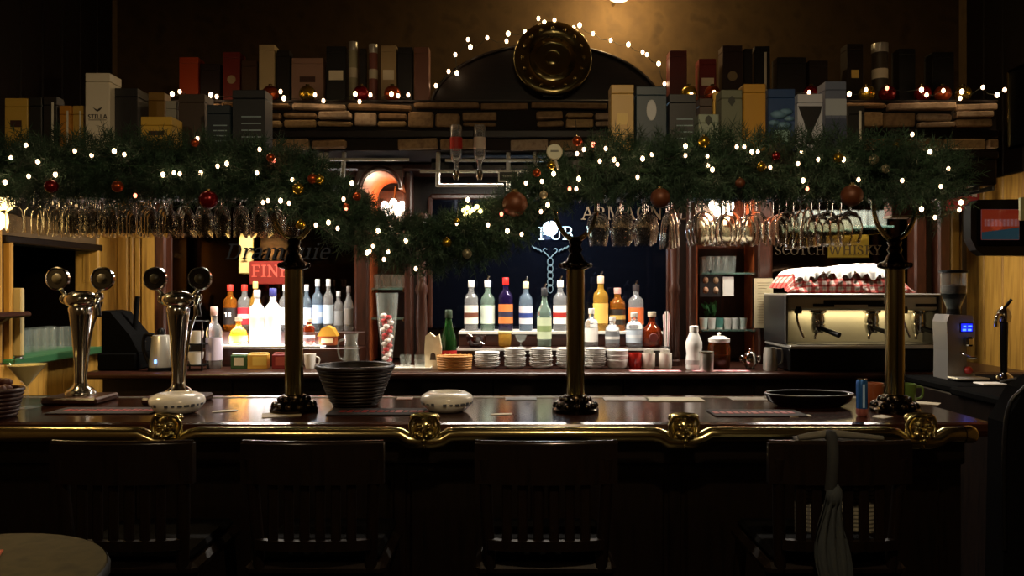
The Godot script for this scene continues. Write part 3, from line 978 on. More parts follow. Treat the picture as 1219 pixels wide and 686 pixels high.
# ---------------------------------------------------------------- lamps
func build_lamps():
	# wash lights under the stone ledge, shining down on the back bar
	for k in [[244, 350, 3.4, "left wash light", "slim wash light above the white lit bottles"], [515, 790, 4.8, "", "slim wash light above the plate stacks"], [925, 1075, 2.6, "", "slim wash light above the espresso machine"]]:
		var xa := wx(k[0], 4.6)
		var xb := wx(k[1], 4.6)
		var w := xb - xa
		var t := thing("wash_light", k[4], "lamp", Vector3((xa + xb) / 2, 2.30, -4.58), 0, "wash lights under the ledge")
		part("housing", boxm(Vector3(w, 0.03, 0.12), 0.004, Vector3(0, 0.03, 0)), M.black, t)
		part("front_lip", boxm(Vector3(w, 0.06, 0.012), 0.003, Vector3(0, 0.01, 0.054)), M.black, t)
		part("hanger", boxm(Vector3(0.02, 0.05, 0.05), 0.0, Vector3(0, 0.06, -0.02)), M.black, t)
		part("light_panel", boxm(Vector3(w - 0.03, 0.006, 0.09), 0.0, Vector3(0, 0.012, -0.004)), glow(Color(1, 0.97, 0.92), 2.0), t)
		area(t, Vector3(0, 0.006, -0.004), k[2], Color(1.0, 0.95, 0.88), w - 0.03, 0.09)
	# lit bottle plinth in the left bay
	var xa := wx(249, 4.76)
	var xb := wx(383, 4.76)
	var lp := thing("bottle_light_panel", "glowing white plinth under the row of clear bottles", "light panel", Vector3((xa + xb) / 2, STEP1_Y + 0.001, -4.80))
	part("light_panel", boxm(Vector3(xb - xa, 0.012, 0.145), 0.003, Vector3(0, 0.006, 0)), M.lit_white, lp)
	part("edge_frame", boxm(Vector3(xb - xa, 0.012, 0.006), 0.0, Vector3(0, 0.006, 0.076)), M.steel, lp)
	var up := AreaLight3D.new()
	up.name = "light"
	up.rotation.x = PI / 2
	up.position = Vector3(0, 0.016, 0)
	up.light_energy = 0.7
	up.light_color = Color(1.0, 0.97, 0.97)
	up.area_size = Vector2(xb - xa, 0.14)
	up.area_normalize_energy = true
	up.area_range = 12.0
	up.shadow_enabled = true
	lp.add_child(up)
	# cluster lamps inside the arched niches
	for k in [[469, 247, 0.4, "white glowing cluster lamp in the niche above the striped vase"], [858, 246, 0.6, "white glowing cluster lamp in the niche above the postcards"]]:
		var at := P(k[0], k[1], 5.05)
		var t := thing("niche_lamp", k[3], "lamp", at, 0, "niche lamps")
		part("stem", tubem([Vector3(0, 0.03, 0), Vector3(0, 0.14, -0.06)], 0.006), M.old_brass, t)
		part("rose", ballm(0.016, 10), M.old_brass, t, Vector3(0, 0.04, 0))
		for q in [[-0.055, 0.005], [0.0, 0.02], [0.055, 0.005], [-0.028, -0.03], [0.03, -0.03]]:
			part("bulb", ballm(0.027, 12, Vector3(1, 1.3, 1)), glow(Color(1.0, 0.95, 0.88), 5.0), t, Vector3(q[0], q[1], 0.02))
		omni(t, Vector3(0, -0.005, 0.02), k[2], Color(1.0, 0.86, 0.7), 0.04)
	# cold lamp in front of the mirror
	var cl := thing("spot_lamp", "small dazzling bluish-white lamp above the pub lettering", "lamp", P(655, 272, 5.0))
	part("bulb", ballm(0.048, 20, Vector3(1, 1, 0.6)), M.lit_cold, cl)
	part("socket", boxm(Vector3(0.03, 0.03, 0.09), 0.004, Vector3(0, 0, -0.075)), M.black, cl)
	omni(cl, Vector3.ZERO, 0.10, Color(0.7, 0.87, 1.0), 0.04)
	# globe lamp at the end of the gantry
	var gl := thing("globe_lamp", "glowing white globe lamp hanging at the edge beside the small glasses", "lamp", P(1, 236, 3.3))
	part("globe", ballm(0.05, 18), glow(Color(1.0, 0.88, 0.62), 4.0), gl)
	part("bulb", ballm(0.045, 18), glow(Color(1.0, 0.88, 0.62), 4.0), gl, Vector3(-0.015, -0.095, 0.02))
	part("stem", tubem([Vector3(0, 0.045, 0), Vector3(0, 0.13, 0)], 0.008), M.brass, gl)
	omni(gl, Vector3.ZERO, 0.75, Color(1.0, 0.84, 0.58), 0.04)
	# lamp high on the wall above the gold boxes
	var wl := thing("wall_lamp", "round lamp high on the wall at the top edge", "lamp", P(737, -5, 5.0))
	part("bulb", ballm(0.06, 18, Vector3(1.2, 0.7, 0.7)), glow(Color(1.0, 0.9, 0.7), 3.0), wl)
	part("arm", tubem([Vector3(0, 0.02, -0.02), Vector3(0, 0.05, -0.3)], 0.012, 8), M.old_brass, wl)
	omni(wl, Vector3.ZERO, 0.55, Color(1.0, 0.85, 0.6), 0.05)

# ---------------------------------------------------------------- bottles
var bottle_meshes := {}
func bottle_profile(kind: String, h: float, r: float) -> Array:
	match kind:
		"wine":
			return [V(0, 0), V(r * 0.9, 0), V(r, 0.008), V(r, h * 0.55), V(r * 0.9, h * 0.63), V(r * 0.5, h * 0.72), V(r * 0.36, h * 0.8), V(r * 0.34, h * 0.97), V(0, h * 0.97)]
		"champagne":
			return [V(0, 0), V(r * 0.9, 0), V(r, 0.01), V(r, h * 0.42), V(r * 0.85, h * 0.55), V(r * 0.5, h * 0.72), V(r * 0.36, h * 0.85), V(r * 0.34, h * 0.96), V(0, h * 0.96)]
		"squat":
			return [V(0, 0), V(r * 0.8, 0), V(r, h * 0.1), V(r, h * 0.35), V(r * 0.85, h * 0.52), V(r * 0.4, h * 0.64), V(r * 0.3, h * 0.72), V(r * 0.3, h * 0.93), V(0, h * 0.93)]
		"tall":
			return [V(0, 0), V(r * 0.92, 0), V(r, 0.01), V(r * 0.94, h * 0.3), V(r, h * 0.6), V(r * 0.8, h * 0.68), V(r * 0.4, h * 0.75), V(r * 0.36, h * 0.95), V(0, h * 0.95)]
	return [V(0, 0), V(r * 0.92, 0), V(r, 0.008), V(r, h * 0.62), V(r * 0.9, h * 0.68), V(r * 0.46, h * 0.75), V(r * 0.4, h * 0.78), V(r * 0.38, h * 0.94), V(0, h * 0.94)]

func bottle(at: Vector3, h: float, r: float, kind: String, glass: Material, cap: Material, lab: Material, stripe: Material, label: String, group: String, txt := "") -> Node3D:
	var t := thing("bottle", label, "bottle", at, 0, group)
	part("glass", lathem(bottle_profile(kind, h, r), 20), glass, t)
	var cr := r * (0.44 if kind != "squat" else 0.4)
	part("cap", lathem([V(cr, h * 0.86), V(cr * 1.04, h * 0.87), V(cr * 1.04, h * 0.99), V(cr * 0.9, h), V(0, h)], 14), cap, t)
	if lab:
		var lo := h * 0.14
		var hi := h * (0.5 if kind != "squat" else 0.34)
		if kind == "champagne":
			lo = h * 0.06
			hi = h * 0.3
		var lr := r + 0.0009
		part("paper_label", lathem([V(lr, lo), V(lr, hi)], 20), lab, t)
		if stripe:
			part("label_stripe", lathem([V(lr + 0.0006, lerpf(lo, hi, 0.35)), V(lr + 0.0006, lerpf(lo, hi, 0.62))], 20), stripe, t)
		if txt != "":
			part("lettering", words(txt, 0.03, 0.002, false, true), paint("f2f0ea"), t, Vector3(0, lerpf(lo, hi, 0.6), r + 0.003))
	return t

func build_bottles():
	var g := "bottles in the middle of the back bar"
	# px, distance, level, height, radius, shape, glass, cap, label, stripe
	var rows := [
		[561, 4.97, 2, 0.318, 0.043, "", M.clear, "e8e6e0", "e9e2d6", "6a3a2a", "clear spirit bottle with white printed label, first of the middle row"],
		[580.5, 4.99, 2, 0.318, 0.045, "tall", M.greenish, "e8ece8", "cfe0d6", "", "greenish clear bottle with silver cap beside the white-labelled bottle"],
		[602, 4.97, 2, 0.335, 0.045, "", M.purple, "d21f1c", "d8763a", "2a2440", "dark purple bottle with red cap and orange label"],
		[626, 4.97, 2, 0.31, 0.042, "", M.bluish, "e6d2a8", "d4dae4", "2a3f86", "clear bottle with cream cap and blue striped label"],
		[648, 4.80, 1, 0.36, 0.043, "wine", M.greenish, "2a2c30", "c8d6b4", "8aa06a", "tall pale wine bottle with green label standing forward"],
		[667, 4.97, 2, 0.318, 0.045, "", M.clear, "f2f0ea", "f0ece6", "a8241c", "white-labelled bottle with red mark just left of the middle column"],
		[704, 4.8, 1, 0.235, 0.04, "", M.clear, "eeeae2", "eeeae4", "", "white-labelled bottle half hidden right of the middle column"],
		[715, 4.98, 2, 0.345, 0.047, "", M.gold_drink, "d8b8a0", "e9b85a", "", "tall bottle of golden spirit with pinkish neck"],
		[735, 5.0, 2, 0.27, 0.05, "", M.amber, "d8a8a0", "241c14", "b89a4a", "amber bottle with black and gold label"],
		[757, 4.99, 2, 0.29, 0.048, "", M.clear, "3a3436", "e0703a", "", "clear bottle with orange label behind the round cognac bottle"],
		[729, 4.79, 1, 0.185, 0.043, "", M.clear, "e6e2dc", "6f7276", "d8d6d0", "small bottle with grey arched label in front of the amber bottle"],
		[755, 4.80, 1, 0.21, 0.05, "", M.clear, "d8d4cc", "c2d0de", "e6ecf2", "small bottle with pale blue label in front of the orange label"],
		[776, 4.80, 1, 0.215, 0.062, "squat", M.cognac, "d6c8b0", "", "", "round brown cognac bottle at the end of the steps"],
		[534, 4.66, 0, 0.34, 0.048, "champagne", M.green_glass, "20301e", "b01c1c", "", "green champagne bottle with red foot label beside the cream bag"],
	]
	for k in rows:
		var y: float = [CNT_Y, STEP1_Y, STEP2_Y][k[2]]
		var b := bottle(Vector3(wx(k[0], k[1]), y + 0.001, -k[1]), k[3], k[4], k[5], k[6], paint(k[7], 0.35), paint(k[8]) if k[8] != "" else null, paint(k[9]) if k[9] != "" else null, k[10], g)
		if k[0] in [580.5, 648, 715, 757, 667, 626]:
			part("pourer", tubem([Vector3(0, k[3] - 0.004, 0), Vector3(0.002, k[3] + 0.012, 0), Vector3(0.012, k[3] + 0.028, 0.004)], [0.007, 0.006, 0.004], 8), M.chrome, b)
		if k[0] == 776:
			var mb := MB.new()
			mb.t = Transform3D(Basis(Vector3(1, 0, 0), PI / 2), Vector3(0, 0.06, 0.058))
			mb.lathe([V(0.0, 0.006), V(0.024, 0.006), V(0.028, 0.0)], 18)
			part("medallion", mb.done(), paint("5a1a10"), b)
	g = "bottles of the lit bay"
	rows = [
		[274, 4.96, 2, 0.29, 0.042, "", M.amber, "d23a30", "1c1412", "", "brown bottle with red cap and large white eighteen on it", "18"],
		[291, 4.98, 2, 0.29, 0.042, "", M.clear, "d23a30", "c02a3a", "f0d8d8", "bottle with red cap and crimson label beside the eighteen bottle", ""],
		[304, 4.96, 2, 0.31, 0.036, "wine", M.gold_drink, "e8d080", "e8dcb0", "", "slim bottle with pale yellow cap behind the white bottles", ""],
		[340, 4.96, 2, 0.29, 0.04, "", M.clear, "eee8e0", "f0ece4", "", "clear bottle with white cap against the left brass column", ""],
		[284, 4.80, 1, 0.17, 0.052, "squat", M.gold_drink, "e8dcc0", "f0d070", "", "squat yellow bottle glowing on the lit plinth", ""],
		[306, 4.80, 1, 0.335, 0.045, "", M.brightened, "f2f2f0", "f6f4f2", "", "tall white frosted bottle glowing on the lit plinth", ""],
		[325, 4.80, 1, 0.345, 0.046, "", M.brightened, "4a4c9a", "f4f4f4", "", "tall white bottle with violet-blue cap on the lit plinth", ""],
		[365, 4.96, 2, 0.29, 0.03, "", M.bluish, "d8dce2", "c2d4ea", "", "clear bluish bottle just right of the left brass column", ""],
		[378, 4.98, 2, 0.325, 0.033, "", M.bluish, "d0d6dc", "a8c4e6", "e8eef4", "tall clear bottle with pale blue label, middle of three", ""],
		[391, 4.96, 2, 0.325, 0.031, "", M.clear, "e0e4e8", "b8ccde", "", "tall clear bottle with silver top, third of three", ""],
		[403, 4.97, 2, 0.25, 0.03, "", M.clear, "b8bcc0", "8a8e92", "", "shorter clear bottle beside the mahogany post", ""],
		[415, 4.97, 2, 0.28, 0.03, "wine", M.clear, "6a6462", "7a7672", "", "dim clear bottle in the corner by the mahogany post", ""],
		[368, 4.81, 1, 0.16, 0.034, "", M.cognac, "e6dcc8", "3a1a12", "e0d8cc", "small brown bottle with white band beside the tea house box", ""],
	]
	for k in rows:
		var y: float = [CNT_Y, STEP1_Y + 0.013, STEP2_Y][k[2]]
		bottle(Vector3(wx(k[0], k[1]), y + 0.001, -k[1]), k[3], k[4], k[5], k[6], paint(k[7], 0.35), paint(k[8]) if k[8] != "" else null, paint(k[9]) if k[9] != "" else null, k[10], g, k[11])
	bottle(Vector3(wx(255, 4.6), CNT_Y + 0.001, -4.6), 0.36, 0.046, "tall", M.clear, paint("e0b8b0", 0.35), paint("d8cce0"), null, "tall clear bottle with pink top standing before the lit plinth", g)

# ---------------------------------------------------------------- things on the back counter
func on_counter(px: float, d: float, y := CNT_Y) -> Vector3:
	return Vector3(wx(px, d), y + 0.0008, -d)

func build_counter_things():
	# stacks of plates and bowls
	var sizes := [[580, 15.0, 4.62, 8, "white plate in the low stack beside the bread basket", 0.0108], [613, 13.0, 4.62, 10, "white plate in the second stack from the bread basket", 0.0108], [644, 14.0, 4.62, 10, "white plate in the stack just before the middle column", 0.0108], [676, 14.0, 4.62, 10, "white plate in the stack half hidden by the middle column", 0.0108], [708, 13.0, 4.62, 10, "white plate in the stack right of the middle column", 0.0108]]
	for s in sizes:
		var r: float = s[1] * s[2] / F
		var pm := lathem([V(0, 0.0), V(r * 0.6, 0.0), V(r * 0.7, 0.004), V(r, 0.018), V(r * 0.985, 0.0205), V(r * 0.68, 0.008), V(0, 0.006)], 28)
		var fm := lathem([V(r * 0.5, 0.0006), V(r * 0.6, 0.0), V(r * 0.62, 0.004)], 20)
		for i in s[3]:
			var t := thing("plate", s[4], "plate", on_counter(s[0] + rng.randf_range(-0.6, 0.6), s[2], CNT_Y + i * s[5]), rng.randf() * 6.0, "plates stacked on the back counter")
			part("dish", pm, M.china, t)
			part("foot_ring", fm, M.china, t)
	var bowls := [[735, 13.0, 3, "white deep bowl in the stack left of the red cup", 0.028]]
	for s in bowls:
		var r: float = s[1] * 4.62 / F
		for i in s[2]:
			var t := thing("bowl", s[3], "bowl", on_counter(s[0], 4.62, CNT_Y + i * s[4]), 0, "bowls stacked on the back counter")
			part("dish", lathem([V(0, 0.0), V(r * 0.72, 0.0), V(r * 0.9, 0.012), V(r, 0.05), V(r * 0.96, 0.05), V(r * 0.86, 0.016), V(0, 0.008)], 26), M.china, t)
			part("rim", lathem([V(r * 0.96, 0.05), V(r * 0.98, 0.052), V(r, 0.05)], 26), M.china, t)
	var cups := [[756, "c2281c", "red cup between the white bowls and white cups"], [772, "e9e2d2", "white cup beside the red cup filled with sugar sachets"], [792, "ebe4d6", "white cup filled with sachets at the end of the plate row"]]
	for s in cups:
		var t := thing("cup", s[2], "cup", on_counter(s[0], 4.62))
		var r := 0.038
		part("body", lathem([V(0, 0), V(r * 0.9, 0), V(r, 0.01), V(r, 0.088), V(r * 0.94, 0.088), V(r * 0.92, 0.012), V(0, 0.01)], 20), paint(s[1], 0.25), t)
		if s[1] != "c2281c":
			for i in 5:
				part("sachet", boxm(Vector3(0.016, 0.045, 0.003), 0.001), M.white, t, Vector3(-0.02 + i * 0.01, 0.085 + rng.randf() * 0.008, rng.randf_range(-0.012, 0.012)))
	# bread basket with wicker strands
	var bk := thing("bread_basket", "small oval wicker basket on the back counter beside the plates", "basket", on_counter(541, 4.53))
	var bm := mat(Color("c08a4a"), 0.6)
	part("floor", lathem([V(0, 0), V(0.08, 0), V(0.08, 0.006), V(0, 0.006)], 20, 1.15, 0.8), bm, bk)
	for i in 6:
		var pts := []
		for j in 32:
			var a := TAU * j / 32
			var rr := 0.084 + 0.003 * sin(a * 16 + PI * (i % 2)) + 0.001 * i
			pts.append(Vector3(cos(a) * rr * 1.1, 0.012 + i * 0.013, sin(a) * rr * 0.75))
		part("wicker_strand", tubem(pts, 0.0065, 6, true), bm, bk)
	for i in 20:
		var a := TAU * i / 20
		part("stake", tubem([Vector3(cos(a) * 0.0935, 0, sin(a) * 0.064), Vector3(cos(a) * 0.098, 0.088, sin(a) * 0.067)], 0.003, 5), bm, bk)
	# white tray with two tumblers
	var tr := thing("white_tray", "flat white tray under two tumblers on the back counter", "tray", on_counter(490, 4.58))
	part("base", boxm(Vector3(0.24, 0.006, 0.15), 0.002, Vector3(0, 0.003, 0)), M.china, tr)
	for s in [-1.0, 1.0]:
		part("rim", boxm(Vector3(0.24, 0.014, 0.006), 0.002, Vector3(0, 0.008, 0.072 * s)), M.china, tr)
		part("rim", boxm(Vector3(0.006, 0.014, 0.15), 0.002, Vector3(0.117 * s, 0.008, 0)), M.china, tr)
	for k in [[483, "clear tumbler on the white tray nearer the striped vase"], [500, "clear tumbler on the white tray nearer the cream bag"]]:
		var t := thing("tumbler", k[1], "glass", on_counter(k[0], 4.58, CNT_Y + 0.006))
		part("wall", lathem([V(0.028, 0), V(0.034, 0.075)], 18), M.glass_b, t)
		part("base", lathem([V(0, 0), V(0.028, 0), V(0.029, 0.012), V(0, 0.012)], 18), M.glass_b, t)
	# tall vase with red and white sweets
	var vs := thing("tall_glass_vase", "tall glass vase filled with red and white sweets", "vase", on_counter(461, 4.66))
	part("glass", lathem([V(0.03, 0.02), V(0.036, 0.1), V(0.055, 0.26), V(0.066, 0.44)], 24), M.glass_b, vs)
	part("foot", lathem([V(0, 0), V(0.06, 0), V(0.06, 0.006), V(0.03, 0.014), V(0.03, 0.024), V(0, 0.024)], 24), M.glass_b, vs)
	var rr2 := RandomNumberGenerator.new()
	rr2.seed = 5
	for i in 26:
		var y := 0.045 + i * 0.0105
		var rad := lerpf(0.012, 0.034, y / 0.32)
		var a := i * 2.4
		part("sweet", ballm(0.019, 10, Vector3(1.1, 0.75, 1)), paint("b8202a", 0.3) if i % 2 == 0 else paint("efe6e2", 0.3), vs, Vector3(cos(a) * rad * 0.7, y, sin(a) * rad * 0.7))
	# cream paper bag
	var cb := thing("paper_bag", "cream paper bag standing beside the champagne bottle", "bag", on_counter(516, 4.62))
	part("bag", prismm([V(-0.045, 0), V(0.045, 0), V(0.05, 0.12), V(0.035, 0.2), V(0.012, 0.185), V(-0.02, 0.21), V(-0.045, 0.19), V(-0.05, 0.1)], -0.03, 0.03), mat(Color("dccfb0"), 0.8), cb)
	part("print", prismm([V(-0.018, 0.05), V(0.018, 0.05), V(0.014, 0.085), V(0, 0.095), V(-0.014, 0.085)], 0.03, 0.031), paint("3a2a1a"), cb)
	# dark dish, yellow jar and glass cup on the front step
	var dd := thing("sauce_boat", "dark glazed dish with white spoon on the front step", "dish", on_counter(567, 4.79, STEP1_Y))
	part("bowl", lathem([V(0, 0), V(0.035, 0), V(0.055, 0.025), V(0.062, 0.07), V(0.058, 0.07), V(0.05, 0.028), V(0, 0.01)], 22), paint("2a1512", 0.2), dd)
	part("spoon", tubem(smooth_path([Vector3(-0.05, 0.08, 0.0), Vector3(0, 0.05, 0.03), Vector3(0.05, 0.02, 0.062)], 4), 0.006), M.chrome, dd)
	var yj := thing("candle_jar", "small yellow jar in front of the dark purple bottle", "jar", on_counter(601, 4.8, STEP1_Y))
	part("glass", lathem([V(0, 0), V(0.03, 0), V(0.038, 0.02), V(0.04, 0.085), V(0.036, 0.09)], 20), M.gold_drink, yj)
	part("lid", lathem([V(0.041, 0.086), V(0.041, 0.096), V(0, 0.098)], 20), paint("e8d8a0"), yj)
	var gc := thing("glass_cup", "small stemmed glass cup on the front step", "glass", on_counter(620, 4.79, STEP1_Y))
	part("bowl", lathem([V(0.004, 0.03), V(0.026, 0.042), V(0.036, 0.075)], 18), M.glass_b, gc)
	part("foot", lathem([V(0, 0), V(0.026, 0), V(0.006, 0.008), V(0.005, 0.03), V(0, 0.03)], 18), M.glass_b, gc)
	# straws in a slim glass
	var sg := thing("straw_glass", "slim glass of drinking straws by the turned mahogany column", "glass", on_counter(793.5, 4.745, STEP1_Y))
	part("glass", lathem([V(0, 0.004), V(0.018, 0), V(0.022, 0.1)], 14), M.glass_b, sg)
	for i in 6:
		var a := TAU * i / 6
		part("straw", tubem([Vector3(cos(a) * 0.01, 0.008, sin(a) * 0.01), Vector3(cos(a) * 0.02, 0.2 + 0.01 * (i % 3), sin(a) * 0.02)], 0.003, 6), paint(["e8d8d0", "d89aa0", "f0ece4"][i % 3]), sg)
	# small packets below the lit plinth
	for k in [[286, 17, 16, "2f5a34", "e8e6d8", "green and white tea packet under the lit plinth"], [308, 23, 17, "d8a840", "e8c860", "yellow tea packet with folded top under the lit plinth"], [334, 16, 17, "8a1c22", "c05a50", "dark red packet under the lit plinth beside the column"]]:
		var t := thing("tea_packet", k[5], "packet", on_counter(k[0], 4.6), rng.randf_range(-0.2, 0.2), "tea packets on the back counter")
		var w: float = k[1] * 4.6 / F
		var h: float = k[2] * 4.6 / F
		part("carton", boxm(Vector3(w, h, 0.07), 0.002, Vector3(0, h / 2, 0)), paint(k[3]), t)
		part("print", boxm(Vector3(w * 0.7, h * 0.6, 0.001), 0.0, Vector3(w * 0.1, h * 0.55, 0.0355)), paint(k[4]), t)
		part("flap", boxm(Vector3(w * 0.9, 0.004, 0.05), 0.001, Vector3(0, h + 0.006, 0)), paint(k[4]), t)
	var wc := thing("cup", "small white cup right of the left brass column", "cup", on_counter(369, 4.6))
	part("body", lathem([V(0, 0), V(0.024, 0), V(0.032, 0.03), V(0.035, 0.085), V(0.032, 0.085), V(0.028, 0.03), V(0, 0.006)], 20), M.china, wc)
	part("handle", tubem(smooth_path([Vector3(0.034, 0.07, 0), Vector3(0.055, 0.06, 0), Vector3(0.05, 0.03, 0), Vector3(0.032, 0.028, 0)], 4), 0.004), M.china, wc)
	# tea house box
	var th := thing("house_box", "small house-shaped box with yellow roof on the step", "box", on_counter(391, 4.8, STEP1_Y + 0.013))
	part("walls", boxm(Vector3(0.1, 0.055, 0.07), 0.002, Vector3(0, 0.0275, 0)), paint("a8542a"), th)
	part("sign", boxm(Vector3(0.07, 0.03, 0.002), 0.0, Vector3(0, 0.028, 0.036)), paint("e8d4a8"), th)
	part("roof", prismm([V(-0.06, 0.055), V(0.06, 0.055), V(0.035, 0.1), V(0.0, 0.118), V(-0.035, 0.1)], -0.04, 0.04), paint("d8a030"), th)
	# leaning glass jug
	var jg := thing("glass_jug", "clear glass jug behind the wicker bowl", "jug", on_counter(418, 4.62))
	part("body", lathem([V(0, 0.004), V(0.045, 0.0), V(0.05, 0.02), V(0.036, 0.16), V(0.042, 0.2)], 20), M.glass_b, jg)
	part("handle", tubem(smooth_path([Vector3(-0.036, 0.17, 0), Vector3(-0.075, 0.15, 0), Vector3(-0.07, 0.07, 0), Vector3(-0.045, 0.05, 0)], 4), 0.006), M.glass_b, jg)
	# kettle, wire stand and dark till at the left end
	var kt := thing("kettle", "brushed steel cordless kettle with a blue light", "kettle", on_counter(192, 4.5, CNT_Y))
	part("body", lathem([V(0, 0.02), V(0.066, 0.02), V(0.066, 0.03), V(0.05, 0.19), V(0.046, 0.2), V(0, 0.205)], 26), M.steel, kt)
	part("base", lathem([V(0, 0), V(0.07, 0), V(0.07, 0.016), V(0.06, 0.02), V(0, 0.02)], 26), M.black, kt)
	part("lid_knob", lathem([V(0.02, 0.2), V(0.022, 0.225), V(0.012, 0.24), V(0, 0.24)], 14), M.black, kt)
	part("handle", tubem(smooth_path([Vector3(-0.04, 0.2, 0), Vector3(-0.09, 0.2, 0.0), Vector3(-0.1, 0.12, 0.0), Vector3(-0.07, 0.04, 0)], 5), 0.011, 8), M.black, kt)
	part("indicator_light", boxm(Vector3(0.012, 0.022, 0.006), 0.002, Vector3(-0.005, 0.055, 0.064)), glow(Color(0.45, 0.65, 1.0), 3.0), kt)
	omni(kt, Vector3(-0.005, 0.055, 0.075), 0.0004, Color(0.45, 0.65, 1.0), 0.01)
	var cr := thing("cash_register", "black till at the dark end of the back counter", "till", on_counter(160, 4.62))
	part("drawer", boxm(Vector3(0.22, 0.1, 0.3), 0.008, Vector3(-0.03, 0.05, 0)), M.black_matt, cr)
	part("housing", prismm([V(-0.13, 0.1), V(0.08, 0.1), V(0.03, 0.2), V(-0.08, 0.33), V(-0.13, 0.34)], -0.12, 0.12), M.black_matt, cr)
	part("display_pole", tubem([Vector3(0.0, 0.2, 0), Vector3(0.02, 0.42, 0)], 0.014, 10), M.black_matt, cr)
	var ws := thing("wire_stand", "black wire stand holding white cups left of the lit bottles", "stand", on_counter(233, 4.52))
	for x in [-0.055, 0.055]:
		for z in [-0.05, 0.05]:
			part("leg", tubem([Vector3(x, 0, z), Vector3(x, 0.28, z)], 0.005), M.black, ws)
	for y in [0.03, 0.15, 0.28]:
		part("ring", tubem([Vector3(-0.055, y, -0.05), Vector3(0.055, y, -0.05), Vector3(0.055, y, 0.05), Vector3(-0.055, y, 0.05)], 0.005, 6, true), M.black, ws)
		part("shelf_plate", boxm(Vector3(0.11, 0.004, 0.1), 0.0, Vector3(0, y, 0)), M.dull_steel, ws)
	for k in [[0.032, "white cup on the lowest tier of the wire stand"], [0.152, "white cup on the middle tier of the wire stand"]]:
		var t := thing("cup", k[1], "cup", on_counter(233, 4.52, CNT_Y + k[0] + 0.001))
		part("body", lathem([V(0, 0), V(0.03, 0), V(0.042, 0.04), V(0.045, 0.07), V(0.042, 0.07), V(0.036, 0.03), V(0, 0.006)], 20), M.china, t)
		part("handle", tubem(smooth_path([Vector3(-0.043, 0.06, 0), Vector3(-0.066, 0.05, 0), Vector3(-0.056, 0.024, 0), Vector3(-0.036, 0.022, 0)], 4), 0.004), M.china, t)
	# right of the turned column: milk bottle, cups, jars
	var mk := thing("milk_bottle", "white plastic milk bottle on the back counter", "bottle", on_counter(826, 4.55))
	part("body", lathem([V(0, 0), V(0.042, 0), V(0.046, 0.01), V(0.046, 0.06), V(0.042, 0.09), V(0.047, 0.13), V(0.046, 0.16), V(0.024, 0.215), V(0.022, 0.22), V(0, 0.22)], 24), M.china, mk)
	part("cap", lathem([V(0.026, 0.216), V(0.026, 0.248), V(0.02, 0.252), V(0, 0.252)], 18), M.white, mk)
	part("paper_label", lathem([V(0.0472, 0.03), V(0.0472, 0.056)], 24), paint("b0a8a4"), mk)
	var sc := thing("steel_beaker", "small brushed steel beaker in front of the amber jar", "beaker", on_counter(841, 4.46))
	part("body", lathem([V(0, 0), V(0.036, 0), V(0.038, 0.004), V(0.041, 0.108), V(0.038, 0.108), V(0.036, 0.01), V(0, 0.008)], 22), M.steel, sc)
	part("rim", lathem([V(0.0415, 0.1), V(0.043, 0.105), V(0.0415, 0.11)], 22), M.chrome, sc)
	var aj := thing("amber_jar", "wide amber glass jar with a white lid", "jar", on_counter(856, 4.6))
	part("glass", lathem([V(0, 0), V(0.055, 0), V(0.062, 0.01), V(0.065, 0.12), V(0.058, 0.15), V(0, 0.15)], 24), M.jar_amber, aj)
	part("contents", lathem([V(0, 0.01), V(0.05, 0.01), V(0.053, 0.08), V(0, 0.085)], 20), paint("2a1a10"), aj)
	part("lid", lathem([V(0.05, 0.15), V(0.06, 0.155), V(0.062, 0.175), V(0.03, 0.19), V(0, 0.19)], 24), M.china, aj)
	part("knob", lathem([V(0.008, 0.19), V(0.012, 0.205), V(0, 0.212)], 12), M.china, aj)
	var sp := thing("sugar_pot", "small polished silver sugar pot on the back counter", "pot", on_counter(893, 4.58))
	part("body", lathem([V(0, 0), V(0.024, 0), V(0.026, 0.006), V(0.042, 0.035), V(0.038, 0.07), V(0.03, 0.085), V(0, 0.088)], 22), M.chrome, sp)
	part("lid", lathem([V(0.031, 0.085), V(0.022, 0.098), V(0.005, 0.104), V(0.008, 0.115), V(0, 0.12)], 18), M.chrome, sp)
	for s in [-1.0, 1.0]:
		part("handle", tubem(smooth_path([Vector3(0.036 * s, 0.07, 0), Vector3(0.058 * s, 0.072, 0), Vector3(0.054 * s, 0.045, 0), Vector3(0.04 * s, 0.04, 0)], 4), 0.004), M.chrome, sp)
	var mj := thing("milk_jug", "tall brushed steel milk jug beside the sugar pot", "jug", on_counter(917, 4.5))
	part("body", lathem([V(0, 0), V(0.038, 0), V(0.04, 0.005), V(0.039, 0.08), V(0.034, 0.13), V(0.031, 0.13), V(0.034, 0.08), V(0, 0.01)], 22), M.steel, mj)
	part("handle", tubem(smooth_path([Vector3(0.034, 0.12, 0), Vector3(0.065, 0.115, 0), Vector3(0.066, 0.05, 0), Vector3(0.04, 0.03, 0)], 5), 0.005), M.steel, mj)
	# pink printed mat along the counter edge
	for k in [[780, 60, "c88a90"], [858, 66, "c48088"]]:
		var w: float = k[1] * 4.48 / F
		var t := thing("counter_mat", ["pale pink mat below the white bowls on the counter edge", "pink printed mat under the milk bottle on the counter edge"][0 if k[0] == 780 else 1], "mat", on_counter(k[0], 4.46))
		part("sheet", boxm(Vector3(w, 0.0016, 0.075), 0.0, Vector3(0, 0.0008, 0)), paint(k[2]), t)
		for i in 4:
			part("print", boxm(Vector3(w * 0.16, 0.0006, 0.03), 0.0, Vector3(-w * 0.38 + w * 0.25 * i, 0.0019, 0.004)), paint("e8d8d8"), t)
	niche_things()
	espresso()

